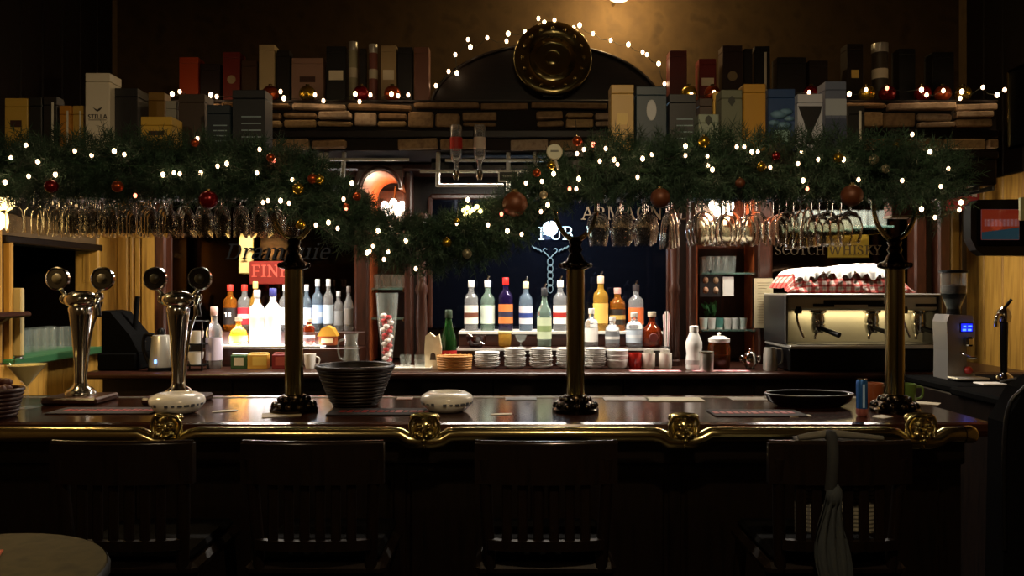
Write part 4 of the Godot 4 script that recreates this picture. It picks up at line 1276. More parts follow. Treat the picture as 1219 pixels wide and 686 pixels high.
func niche_things():
	# shelves of the two arched cupboards
	for k in [[462, 40, 1.905, "g", "glass shelf in the arched niche under the cluster lamp"], [462, 40, wy(343, 5.0), "g", "pinkish glass shelf of small glasses above the striped vase"], [462, 40, wy(378, 5.0), "g", "low glass shelf behind the striped vase"], [865, 68, wy(283, 5.0), "w", "bright white shelf in the arched niche over the tumblers"], [865, 68, wy(325, 5.0), "g", "greenish glass shelf carrying a block of tumblers"], [865, 68, wy(392, 5.0), "g", "low greenish glass shelf carrying small cups"]]:
		var w: float = k[1] * 4.75 / F
		var t := thing("niche_shelf", k[4], "shelf", Vector3(wx(k[0], 5.0), k[2] - 0.012, -5.06), 0, "shelves of the arched cupboards")
		part("pane", boxm(Vector3(w, 0.012 if k[3] == "g" else 0.045, 0.22), 0.002, Vector3(0, 0.006 if k[3] == "g" else -0.01, 0)), M.china if k[3] == "w" else M.glass_green, t)
		for s in [-1.0, 1.0]:
			part("peg", boxm(Vector3(0.012, 0.012, 0.03), 0.002, Vector3(s * (w / 2 - 0.006), -0.007 if k[3] == "g" else -0.036, 0.06)), M.old_brass, t)
	var bs := thing("bay_shelf", "glass shelf of stacked glasses above the gilt whisky lettering", "shelf", Vector3(wx(997, 4.98), wy(270, 4.98) - 0.012, -4.98), 0, "shelves of the right bay")
	part("pane", boxm(Vector3(0.62, 0.012, 0.2), 0.002, Vector3(0, 0.006, 0)), M.glass_green, bs)
	for sx in [-0.28, 0.28]:
		part("bracket", boxm(Vector3(0.014, 0.03, 0.24), 0.002, Vector3(sx, -0.016, -0.07)), M.old_brass, bs)
	var specs := [[wy(270, 4.98), 944, 1050, 9, 2, 0.028, 0.1, "clear glass on the shelf above the gilt whisky lettering"], [1.906, 446, 482, 5, 2, 0.028, 0.1, "clear glass on the niche shelf under the cluster lamp"], [wy(343, 5.0), 446, 482, 5, 2, 0.024, 0.085, "small clear glass on the pinkish shelf above the striped vase"], [wy(283, 5.0) + 0.012, 836, 896, 6, 2, 0.03, 0.11, "clear glass on the bright white niche shelf"], [wy(325, 5.0), 836, 874, 4, 2, 0.032, 0.105, "faceted tumbler on the greenish glass shelf"], [wy(392, 5.0), 832, 888, 6, 1, 0.027, 0.07, "small cup on the low greenish glass shelf"]]
	for s in specs:
		var gm := lathem([V(s[5] * 0.8, 0.003), V(s[5], s[6])], 14)
		var bm := lathem([V(0, 0), V(s[5] * 0.8, 0.0), V(s[5] * 0.82, 0.008), V(0, 0.008)], 14)
		for i in s[3]:
			for r in s[4]:
				var x := lerpf(wx(s[1], 5.03), wx(s[2], 5.03), (i + 0.5) / s[3])
				var o := thing("shelf_glass", s[7], "glass", Vector3(x, s[0] + 0.001, (-4.95 if s[1] == 944 else -5.01) - r * 0.09), 0, s[7])
				part("wall", gm, M.glass_b if s[6] > 0.08 else paint(["c8d8d0", "e8e6e0", "5a9a90", "dcd8d0", "d8dcd8", "b8c8c0"][i % 6], 0.3), o)
				part("base", bm, M.glass_b if s[6] > 0.08 else M.china, o)
	# cards and a green plant pot in the right cupboard
	var pc := thing("photo_card", "dark postcard with four faces propped under the glass shelf", "postcard", P(846, 340, 4.98))
	part("card", boxm(Vector3(0.135, 0.14, 0.004), 0.0), paint("1a1210"), pc)
	for i in 4:
		part("face_print", ballm(0.02, 10, Vector3(0.9, 1.1, 0.1)), paint(["b08a6a", "c8a884", "a87e60", "b8977a"][i]), pc, Vector3(-0.032 + 0.064 * (i % 2), 0.032 - 0.062 * (i / 2), 0.003))
	part("clip", boxm(Vector3(0.01, 0.03, 0.08), 0.0, Vector3(0, 0.08, -0.04)), M.black, pc)
	var wcard := thing("white_card", "plain white card hanging beside the postcard of faces", "card", P(867, 341, 4.97))
	part("sheet", boxm(Vector3(0.068, 0.12, 0.003), 0.0), M.white, wcard)
	part("clip", boxm(Vector3(0.008, 0.02, 0.08), 0.0, Vector3(0, 0.065, -0.04)), M.black, wcard)
	var pp := thing("green_plant", "small bushy green plant in the right cupboard", "plant", Vector3(wx(851, 5.05), wy(392, 5.0) + 0.001, -5.14))
	part("pot", lathem([V(0, 0), V(0.03, 0), V(0.036, 0.06), V(0, 0.06)], 16), paint("20402a"), pp)
	var rr := RandomNumberGenerator.new()
	rr.seed = 8
	var lf := prismm([V(0, 0), V(0.012, 0.02), V(0.01, 0.04), V(0, 0.058), V(-0.01, 0.04), V(-0.012, 0.02)], -0.001, 0.001)
	for i in 26:
		var o := part("leaf", lf, paint(["2f6a34", "3f8044", "285a30"][i % 3], 0.5), pp, Vector3(rr.randf_range(-0.035, 0.035), 0.06 + rr.randf_range(0, 0.07), rr.randf_range(-0.02, 0.04)))
		o.rotation = Vector3(rr.randf_range(-0.7, 0.7), rr.randf() * TAU, rr.randf_range(-0.9, 0.9))
	# notice pinned to the post
	var nt := thing("notice_sheet", "tall beige printed notice hung beside the espresso machine", "notice", P(909, 361, 4.86))
	part("sheet", boxm(Vector3(0.115, 0.305, 0.006), 0.0), paint("b8ab88", 0.7), nt)
	for i in 16:
		part("print_line", boxm(Vector3(0.085 - 0.015 * (i % 3), 0.003, 0.001), 0.0, Vector3(-0.004 * (i % 3), 0.125 - i * 0.0165, 0.0035)), paint("8a7f62", 0.7), nt)
	part("backing", boxm(Vector3(0.12, 0.31, 0.03), 0.0, Vector3(0, 0, -0.019)), M.dark_v, nt)

func espresso():
	var d := 4.62
	var t := thing("espresso_machine", "stainless steel espresso machine with two group heads", "coffee machine", Vector3(wx(1013, d), CNT_Y, -d))
	var w := 0.86
	# lower chassis is dark, the drip tray stands forward
	part("chassis", boxm(Vector3(w, 0.13, 0.42), 0.01, Vector3(0, 0.065, -0.02)), M.black, t)
	part("drip_tray", boxm(Vector3(w + 0.01, 0.022, 0.44), 0.006, Vector3(0, 0.14, 0.0)), M.steel, t)
	part("tray_grid", boxm(Vector3(w - 0.1, 0.004, 0.22), 0.0, Vector3(0, 0.153, 0.09)), M.dull_steel, t)
	part("back_wall", boxm(Vector3(w, 0.2, 0.2), 0.006, Vector3(0, 0.25, -0.11)), M.satin, t)
	part("control_fascia", boxm(Vector3(w, 0.085, 0.36), 0.012, Vector3(0, 0.385, -0.03)), M.satin, t)
	part("top_tray", boxm(Vector3(w + 0.02, 0.012, 0.4), 0.004, Vector3(0, 0.432, -0.02)), M.steel, t)
	part("badge", boxm(Vector3(0.34, 0.026, 0.004), 0.001, Vector3(-0.05, 0.388, 0.152)), M.black, t)
	for s in [-1.0, 1.0]:
		part("side_panel", boxm(Vector3(0.02, 0.28, 0.38), 0.006, Vector3(s * (w / 2 + 0.005), 0.29, -0.02)), M.dull_steel, t)
	for gx in [-0.22, 0.09, 0.36]:
		var gh := part("group_head", lathem([V(0.0, 0.0), V(0.035, 0.0), V(0.04, 0.02), V(0.036, 0.06), V(0.05, 0.07), V(0.05, 0.09), V(0, 0.09)], 18), M.chrome, t, Vector3(gx, 0.262, 0.07))
		var pf := part("portafilter", lathem([V(0, -0.05), V(0.03, -0.05), V(0.038, -0.02), V(0.04, 0.0), V(0, 0.0)], 18), M.chrome, t, Vector3(gx, 0.262, 0.07))
		part("handle", tubem([Vector3(0.0, -0.02, 0.03), Vector3(0.035, -0.04, 0.1), Vector3(0.06, -0.055, 0.15)], [0.012, 0.015, 0.016], 10), M.black, pf)
		part("spout", tubem(smooth_path([Vector3(0, -0.04, 0), Vector3(-0.02, -0.065, 0.01), Vector3(-0.022, -0.085, 0.01)], 3), 0.008, 8), M.chrome, pf)
		part("button_row", boxm(Vector3(0.12, 0.018, 0.004), 0.001, Vector3(0, 0.11, 0.083)), M.black, gh)
	part("added_work_light", boxm(Vector3(w - 0.2, 0.006, 0.02), 0.0, Vector3(0, 0.339, 0.02)), glow(Color(1.0, 0.88, 0.62), 1.5), t)  # strip added to give the machine front more light
	area(t, Vector3(0, 0.334, 0.02), 0.1, Color(1.0, 0.9, 0.68), w - 0.2, 0.02)
	for s in [-0.36, 0.24]:
		part("steam_wand", tubem(smooth_path([Vector3(s, 0.34, 0.12), Vector3(s - 0.01, 0.28, 0.16), Vector3(s + 0.02, 0.19, 0.17)], 4), 0.007, 8), M.chrome, t)
		part("steam_knob", lathem([V(0, -0.02), V(0.02, -0.02), V(0.022, 0.0), V(0.018, 0.02), V(0, 0.02)], 14), M.black, t, Vector3(s, 0.345, 0.14))
	# tartan cloth thrown over the top
	var cl := thing("tartan_cloth", "red and white tartan cloth heaped on the espresso machine", "cloth", Vector3(wx(1000, d), CNT_Y + 0.439, -d))
	var rows := []
	var nz := FastNoiseLite.new()
	nz.seed = 4
	nz.frequency = 1.6
	for i in 19:
		var line := []
		for j in 43:
			var u := (j / 42.0 - 0.5) * 0.72
			var vv := i / 18.0
			var fold := nz.get_noise_2d(u * 9.0, vv * 2.0) * 0.026 + nz.get_noise_2d(u * 26.0, vv * 5.0 + 9.0) * 0.01
			var lump := 0.15 * (1.0 - pow(absf(u) / 0.37, 5.0))
			var y: float
			var z: float
			if vv < 0.55:       # front face hanging from the top of the heap
				y = lerpf(0.005, lump, vv / 0.55)
				z = 0.15 - 0.06 * pow(vv / 0.55, 2.0) + fold * 0.7
			else:
				y = lump + fold * 0.6 * (1.0 - vv) + 0.012 * sin(u * 14.0)
				z = 0.09 - (vv - 0.55) / 0.45 * 0.26
			line.append(Vector3(u + fold * 0.3, maxf(y, 0.004), z))
		rows.append(line)
	var b := MB.new()
	b.sheet(rows, 0.004)
	part("drape", b.done(), M.tartan, cl)
	var hem := []
	for j in 43:
		hem.append(rows[9][j] + Vector3(0, 0.008, 0.01))
	part("white_towel", white_towel(rows), mat(Color("f0ece6"), 0.9), cl, Vector3.ZERO, "white towel laid over the top")

func white_towel(rows: Array) -> ArrayMesh:
	var out := []
	for i in range(6, 19):
		var line := []
		for j in range(3, 40):
			var p: Vector3 = rows[i][j]
			if i == 6:
				p += Vector3(0, 0.02 * sin(j * 1.7) + 0.012 * sin(j * 0.6), 0.0)
			line.append(p + Vector3(0, 0.008, 0.008))
		out.append(line)
	var b := MB.new()
	b.sheet(out, 0.005)
	return b.done()

# ---------------------------------------------------------------- things on the bar
func on_bar(px: float, d: float) -> Vector3:
	return Vector3(wx(px, d), BAR_Y + 0.0008, -d)

func beer_tower(px: float, d: float, label: String) -> void:
	var t := thing("beer_tower", label, "beer tap", on_bar(px, d), 0, "chrome beer towers")
	part("plinth", boxm(Vector3(0.24, 0.03, 0.2), 0.008, Vector3(0, 0.015, 0)), M.wood_h, t)
	part("foot", lathem([V(0, 0.03), V(0.062, 0.03), V(0.062, 0.042), V(0.048, 0.06), V(0.034, 0.068), V(0.026, 0.085), V(0, 0.085)], 26), M.chrome, t)
	part("column", lathem([V(0.026, 0.083), V(0.024, 0.12), V(0.028, 0.2), V(0.036, 0.3), V(0.046, 0.38), V(0.05, 0.41), V(0.044, 0.42), V(0, 0.42)], 26), M.chrome, t)
	var hm := MB.new()
	hm.ball(Vector3(0, 0.448, 0), 0.078, 24, Vector3(1.0, 0.52, 0.62))
	part("head", hm.done(), M.chrome, t)
	part("cable", tubem(smooth_path([Vector3(0.11, 0.44, 0.03), Vector3(0.075, 0.32, 0.05), Vector3(0.052, 0.15, 0.05), Vector3(0.05, 0.07, 0.05)], 5), 0.006), M.chrome, t)
	for s in [-1.0, 1.0]:
		if s > 0.0:
			var tp := part("tap", tubem(smooth_path([Vector3(0.05, 0.45, 0.0), Vector3(0.095, 0.458, 0.02), Vector3(0.108, 0.46, 0.05), Vector3(0.11, 0.43, 0.08), Vector3(0.112, 0.38, 0.085)], 4), 0.0095, 10), M.chrome, t)
			part("lever", tubem([Vector3(0.108, 0.45, 0.06), Vector3(0.135, 0.38, 0.1)], [0.006, 0.009], 8), M.black, tp)
			part("valve", ballm(0.018, 12), M.chrome, tp, Vector3(0.106, 0.462, 0.045))
		else:
			part("side_cap", ballm(0.024, 14), M.chrome, t, Vector3(-0.066, 0.452, 0.0))
		var md := MB.new()
		md.t = Transform3D(Basis(Vector3(1, 0, 0), PI / 2), Vector3(0.098 * s - 0.002, 0.54, 0.0))
		md.lathe([V(0.0, 0.008), V(0.044, 0.008), V(0.046, 0.004), V(0.046, -0.008), V(0.0, -0.008)], 28)
		var disc := part("badge", md.done(), paint("1a1712", 0.2), t)
		var rg := MB.new()
		rg.t = md.t
		rg.lathe([V(0.047, 0.011), V(0.051, 0.008), V(0.052, -0.006), V(0.047, -0.011)], 28)
		part("badge_rim", rg.done(), M.chrome, disc)
		var cr := MB.new()
		cr.t = md.t
		cr.lathe([V(0.0, 0.0125), V(0.018, 0.011), V(0.022, 0.008)], 18)
		part("badge_crest", cr.done(), paint("3a3426", 0.3), disc)
		part("badge_stem", tubem([Vector3(0.06 * s, 0.46, 0), Vector3(0.092 * s, 0.5, 0)], 0.008, 8), M.chrome, disc)

func build_bar_things():
	beer_tower(96, 3.46, "chrome twin beer tower on a wooden plinth beside the martini glass")
	beer_tower(212, 3.46, "chrome twin beer tower behind the white ceramic ashtray")
	# white ceramic ashtrays with dark printing round the waist
	for k in [[211, 3.16, "white ceramic ashtray in front of the second beer tower"], [532, 3.2, "white ceramic ashtray alone on the bar near the middle"]]:
		var t := thing("ashtray", k[2], "ashtray", on_bar(k[0], k[1]), 0, "white ceramic ashtrays")
		part("bowl", lathem([V(0, 0), V(0.06, 0), V(0.082, 0.01), V(0.104, 0.036), V(0.107, 0.052), V(0.1, 0.066), V(0.078, 0.078), V(0.062, 0.08), V(0.056, 0.074), V(0.05, 0.03), V(0, 0.02)], 36), M.china, t)
		var r := RandomNumberGenerator.new()
		r.seed = 3
		for i in 26:
			var a := TAU * i / 26.0
			if i % 9 > 6:
				continue
			var o := part("printed_mark", boxm(Vector3(0.008 + 0.012 * r.randf(), 0.004 + 0.008 * r.randf(), 0.002), 0.0), paint("3a3f4c"), t, Vector3(sin(a) * 0.1042, 0.038, cos(a) * 0.1042))
			o.rotation = Vector3(0, a, 0)
	# dark woven bowl
	var wb := thing("woven_bowl", "dark woven wicker bowl standing on the bar", "bowl", on_bar(423, 3.36))
	var wm := mat(Color("1c120c"), 0.4, 0.0, 0.4)
	part("floor", lathem([V(0, 0), V(0.085, 0), V(0.085, 0.008), V(0, 0.008)], 24), wm, wb)
	part("lining", lathem([V(0.084, 0.006), V(0.1, 0.06), V(0.13, 0.13), V(0.15, 0.17)], 28), wm, wb)
	for i in 12:
		var f := i / 11.0
		var rr := lerpf(0.09, 0.158, pow(f, 0.8))
		var pts := []
		for j in 48:
			var a := TAU * j / 48
			pts.append(Vector3(cos(a) * (rr + 0.003 * sin(a * 24 + PI * (i % 2))), 0.01 + f * 0.155, sin(a) * (rr + 0.003 * sin(a * 24 + PI * (i % 2)))))
		part("strand", tubem(pts, 0.0075 if i < 11 else 0.011, 6, true), wm, wb)
	# martini glass
	var mg := thing("martini_glass", "large martini glass of pale yellow drink at the left end", "glass", on_bar(32, 3.3))
	part("bowl", lathem([V(0.004, 0.085), V(0.076, 0.182)], 28), M.glass_b, mg)
	part("drink", lathem([V(0.0, 0.087), V(0.072, 0.178), V(0.0, 0.178)], 28), mat(Color("e8d689"), 0.3), mg)
	part("stem", lathem([V(0, 0), V(0.05, 0), V(0.008, 0.01), V(0.006, 0.04), V(0.006, 0.085), V(0, 0.09)], 22), M.glass_b, mg)
	var dk := thing("snack_basket", "dark brown snack basket cut by the left edge of the bar", "basket", on_bar(-6, 3.05))
	var dmm := mat(Color("2c1410"), 0.4)
	for i in 7:
		var pts := []
		for j in 28:
			var a := TAU * j / 28
			pts.append(Vector3(cos(a) * (0.07 + i * 0.004), 0.01 + i * 0.016, sin(a) * (0.07 + i * 0.004)))
		part("strand", tubem(pts, 0.0085, 6, true), dmm, dk)
	part("floor", lathem([V(0, 0), V(0.07, 0), V(0.07, 0.01), V(0, 0.01)], 20), dmm, dk)
	for i in 7:
		part("snack", ballm(0.022, 10, Vector3(1.2, 0.8, 1)), paint("4a2016", 0.5), dk, Vector3(cos(i * 2.3) * 0.04, 0.11 + 0.01 * (i % 3), sin(i * 2.3) * 0.04))
	# slim blue can
	var cn := thing("slim_can", "slim blue can standing beside the black tray", "can", on_bar(1026, 3.08))
	part("body", lathem([V(0, 0), V(0.016, 0), V(0.0215, 0.008), V(0.0215, 0.132), V(0.018, 0.142)], 20), mat(Color("2c62a8"), 0.25, 0.5), cn)
	part("lid", lathem([V(0.018, 0.142), V(0.018, 0.146), V(0.014, 0.143), V(0, 0.143)], 18), M.chrome, cn)
	part("base_band", lathem([V(0.0162, -0.0002), V(0.0222, 0.008), V(0.0222, 0.03)], 20), mat(Color("9a5a52"), 0.3, 0.3), cn)
	part("bar_print", boxm(Vector3(0.008, 0.09, 0.002), 0.0, Vector3(-0.002, 0.08, 0.0215)), paint("9cc0e8"), cn)
	# black oval tray with clutter
	var bt := thing("black_tray", "shiny black oval tray on the bar left of the blue can", "tray", on_bar(963, 3.34))
	part("dish", lathem([V(0, 0), V(0.13, 0), V(0.17, 0.02), V(0.186, 0.05), V(0.18, 0.052), V(0.16, 0.024), V(0.12, 0.006), V(0, 0.006)], 36, 1.0, 0.55), mat(Color("0a0908"), 0.12), bt)
	part("rim_wire", tubem(oval(0.184, 0.102, 0.053, 36), 0.004, 6, true), M.dull_steel, bt)
	for k in [[1040, 3.42, "8a4a2a", "brown mug behind the blue can", 0.04], [1078, 3.4, "5f7a3a", "green mug behind the right brass column", 0.042]]:
		var t := thing("mug", k[3], "mug", on_bar(k[0], k[1]))
		part("body", lathem([V(0, 0), V(0.034, 0), V(k[4], 0.01), V(k[4], 0.088), V(k[4] - 0.004, 0.088), V(0.034, 0.01), V(0, 0.008)], 22), paint(k[2], 0.25), t)
		part("handle", tubem(smooth_path([Vector3(k[4] - 0.002, 0.072, 0), Vector3(k[4] + 0.03, 0.07, 0), Vector3(k[4] + 0.028, 0.03, 0), Vector3(k[4] - 0.003, 0.022, 0)], 5), 0.005), paint(k[2], 0.25), t)
	# bar towels with red printing
	var r2 := RandomNumberGenerator.new()
	r2.seed = 12
	for k in [[128, 3.2, 0.42, "dark bar towel with red printing before the first beer tower"], [455, 3.17, 0.42, "dark bar towel with red printing left of the lone ashtray"], [900, 3.14, 0.36, "dark bar towel with faded red printing left of the black tray"]]:
		var t := thing("bar_towel", k[3], "towel", on_bar(k[0], k[1]), 0, "bar towels")
		part("cloth", boxm(Vector3(k[2], 0.004, 0.16), 0.001, Vector3(0, 0.002, 0)), mat(Color("1c1210"), 0.85), t)
		var x := -0.17
		while x < k[2] / 2 - 0.03:
			var w := r2.randf_range(0.01, 0.026)
			part("printed_mark", boxm(Vector3(w, 0.001, r2.randf_range(0.035, 0.06)), 0.0, Vector3(x + w / 2, 0.0045, 0)), paint("8a1f1c"), t)
			x += w + 0.008
	# pale drip mats along the rear edge and loose papers
	for k in [[745, 3.55, 0.2, 0.11, "grey"], [803, 3.53, 0.25, 0.12, "beige"], [890, 3.55, 0.16, 0.1, "buff"], [620, 3.55, 0.14, 0.08, "dull grey"], [482, 3.56, 0.07, 0.06, "pinkish"]]:
		var t := thing("drip_mat", "%s paper mat lying near the rear edge of the bar" % k[4], "mat", on_bar(k[0], k[1]), 0, "paper mats on the bar")
		part("sheet", boxm(Vector3(k[2], 0.002, k[3]), 0.0, Vector3(0, 0.001, 0)), paint({"grey": "857c6e", "beige": "a59c7e", "buff": "6e6656", "dull grey": "4a463e", "pinkish": "8a6a58"}[k[4]], 0.6), t)
		part("border", boxm(Vector3(k[2] - 0.016, 0.0006, 0.006), 0.0, Vector3(0, 0.0024, k[3] / 2 - 0.012)), paint("3a3428", 0.6), t)
	for k in [[336, 3.12, 0.16, 0.13, 0.35, "cream paper sheet tucked at the foot of the left brass column"], [1100, 3.42, 0.13, 0.09, -0.5, "white paper slip near the right end of the bar"], [268, 3.2, 0.1, 0.04, 0.3, "torn white paper scrap between the ashtray and the column"], [597, 3.12, 0.09, 0.035, 0.2, "torn white paper scrap right of the lone ashtray"], [952, 3.08, 0.1, 0.035, 0.2, "torn white paper scrap in front of the black tray"], [1050, 3.06, 0.08, 0.06, 0.6, "small white paper by the foot of the right brass column"]]:
		var t := thing("paper_slip", k[5], "paper", on_bar(k[0], k[1]), k[4], "papers on the bar")
		part("sheet", prismm_flat([V(-k[2] / 2, -k[3] / 2), V(k[2] * 0.42, -k[3] * 0.45), V(k[2] / 2, k[3] * 0.4), V(-k[2] * 0.1, k[3] / 2), V(-k[2] * 0.47, k[3] * 0.3)], 0.0, 0.0015), paint("b4a88c", 0.6), t)

func oval(a: float, b: float, y: float, n: int) -> Array:
	var o := []
	for i in n:
		o.append(Vector3(cos(TAU * i / n) * a, y, sin(TAU * i / n) * b))
	return o
func prismm_flat(poly: Array, y0: float, y1: float) -> ArrayMesh:
	var b := MB.new()
	b.t = Transform3D(Basis(Vector3(1, 0, 0), Vector3(0, 0, -1), Vector3(0, 1, 0)), Vector3())
	b.prism(poly, y0, y1)
	return b.done()

# ---------------------------------------------------------------- gift boxes and tubes
func carton(x0: float, x1: float, ytop: float, d: float, base_y: float, hex: String, label: String, group: String, extra := "") -> Node3D:
	var xa := wx(x0, d)
	var xb := wx(x1, d)
	var w := xb - xa - 0.003
	var h := wy(ytop, d) - base_y
	var dep := minf(w, 0.1)
	var t := thing("gift_box" if extra != "tube" else "gift_tube", label, "box" if extra != "tube" else "tube", Vector3((xa + xb) / 2, base_y + 0.0005, -d - dep / 2), 0, group)
	if extra == "tube":
		var r := w / 2
		part("tube", lathem([V(0, 0), V(r, 0), V(r, h * 0.86)], 20), paint(hex, 0.4), t)
		part("lid", lathem([V(r, h * 0.86), V(r * 1.03, h * 0.865), V(r * 1.03, h), V(0, h)], 20), M.steel, t)
		part("band", lathem([V(r + 0.0008, h * 0.45), V(r + 0.0008, h * 0.6)], 20), paint("c8c0a8", 0.4), t)
		return t
	part("carton", boxm(Vector3(w, h - 0.035, dep), 0.002, Vector3(0, (h - 0.035) / 2, 0)), paint(hex, 0.45), t)
	part("lid", boxm(Vector3(w, 0.034, dep), 0.002, Vector3(0, h - 0.017, 0)), paint(hex, 0.45), t)
	var z := dep / 2 + 0.0006
	match extra:
		"oval":
			var b := MB.new()
			b.t = Transform3D(Basis(Vector3(1, 0, 0), PI / 2), Vector3(0, h * 0.66, z))
			b.lathe([V(0.0, 0.001), V(0.019, 0.001), V(0.02, -0.0006)], 24, 1.0, 2.1)
			part("oval_label", b.done(), paint("a9adb0", 0.5), t)
		"crest":
			part("crest", prismm([V(-0.014, 0), V(0, -0.018), V(0.014, 0), V(0.012, 0.014), V(0, 0.024), V(-0.012, 0.014)], 0, 0.001), paint("22281f"), t, Vector3(0, h * 0.82, z - 0.0004))
		"bird":
			part("bird_mark", prismm([V(-0.018, 0.008), V(-0.008, 0.002), V(0, -0.002), V(0.008, 0.004), V(0.02, 0.008), V(0.01, -0.004), V(0, -0.01), V(-0.01, -0.002)], 0, 0.001), paint("2c2822"), t, Vector3(0, h * 0.56, z - 0.0004))
			part("lettering", words("STILLA", 0.017, 0.001, false, true), paint("2c2822"), t, Vector3(0, h * 0.47, z))
			part("small_print", boxm(Vector3(0.07, 0.003, 0.001), 0.0, Vector3(0, h * 0.43, z - 0.0004)), paint("6a6252"), t)
		"label":
			part("label", boxm(Vector3(w * 0.72, h * 0.16, 0.001), 0.0, Vector3(0, h * 0.52, z - 0.0002)), paint("d8cfb4", 0.5), t)
		"darklabel":
			part("label", boxm(Vector3(w * 0.5, h * 0.12, 0.001), 0.0, Vector3(0, h * 0.56, z - 0.0002)), paint("3a1e12", 0.5), t)
		"square":
			part("label", boxm(Vector3(w * 0.46, w * 0.5, 0.001), 0.0, Vector3(0, h * 0.52, z - 0.0002)), paint("c9ab58", 0.5), t)
		"seal":
			var b := MB.new()
			b.t = Transform3D(Basis(Vector3(1, 0, 0), PI / 2), Vector3(0, h * 0.5, z))
			b.lathe([V(0.0, 0.001), V(w * 0.24, 0.001), V(w * 0.25, -0.0006)], 20)
			part("seal", b.done(), paint("8a7a5a", 0.5), t)
		"lines":
			for i in 4:
				part("silver_line", boxm(Vector3(w * 0.6, 0.004, 0.001), 0.0, Vector3(w * 0.08, h * (0.3 + 0.1 * i), z - 0.0002)), paint("7f98a0", 0.3), t)
		"stripes":
			part("pale_band", boxm(Vector3(w, h * 0.22, 0.001), 0.0, Vector3(0, h * 0.66, z - 0.0002)), paint("98a0a8", 0.5), t)
			part("dark_band", boxm(Vector3(w, h * 0.3, 0.001), 0.0, Vector3(0, h * 0.36, z - 0.0002)), paint("3a4258", 0.5), t)
		"triangle":
			part("black_triangle", prismm([V(-w * 0.48, h * 0.3), V(w * 0.46, h * 0.3), V(w * 0.4, h * 0.18), V(0.004, -h * 0.14), V(0.02, -h * 0.32), V(-0.02, -h * 0.32), V(-0.01, -h * 0.12)], 0, 0.001), paint("08080a", 0.5), t, Vector3(0, h * 0.5, z - 0.0004))
		"clouds":
			var nz := [[-0.01, 0.62, 0.03], [0.018, 0.66, 0.024], [0.03, 0.56, 0.018], [-0.03, 0.5, 0.02], [0.01, 0.46, 0.026]]
			for q in nz:
				part("cloud_print", ballm(q[2], 12, Vector3(1.2, 0.6, 0.02)), paint("5a7f9a", 0.6), t, Vector3(q[0], h * q[1], z))
			part("label", boxm(Vector3(w * 0.6, h * 0.18, 0.001), 0.0, Vector3(0, h * 0.3, z - 0.0002)), paint("7fa09a", 0.5), t)
		"strip":
			part("silver_strip", boxm(Vector3(w * 0.16, h * 0.8, 0.001), 0.0, Vector3(w * 0.2, h * 0.5, z - 0.0002)), paint("c8c4b4", 0.3), t)
	return t

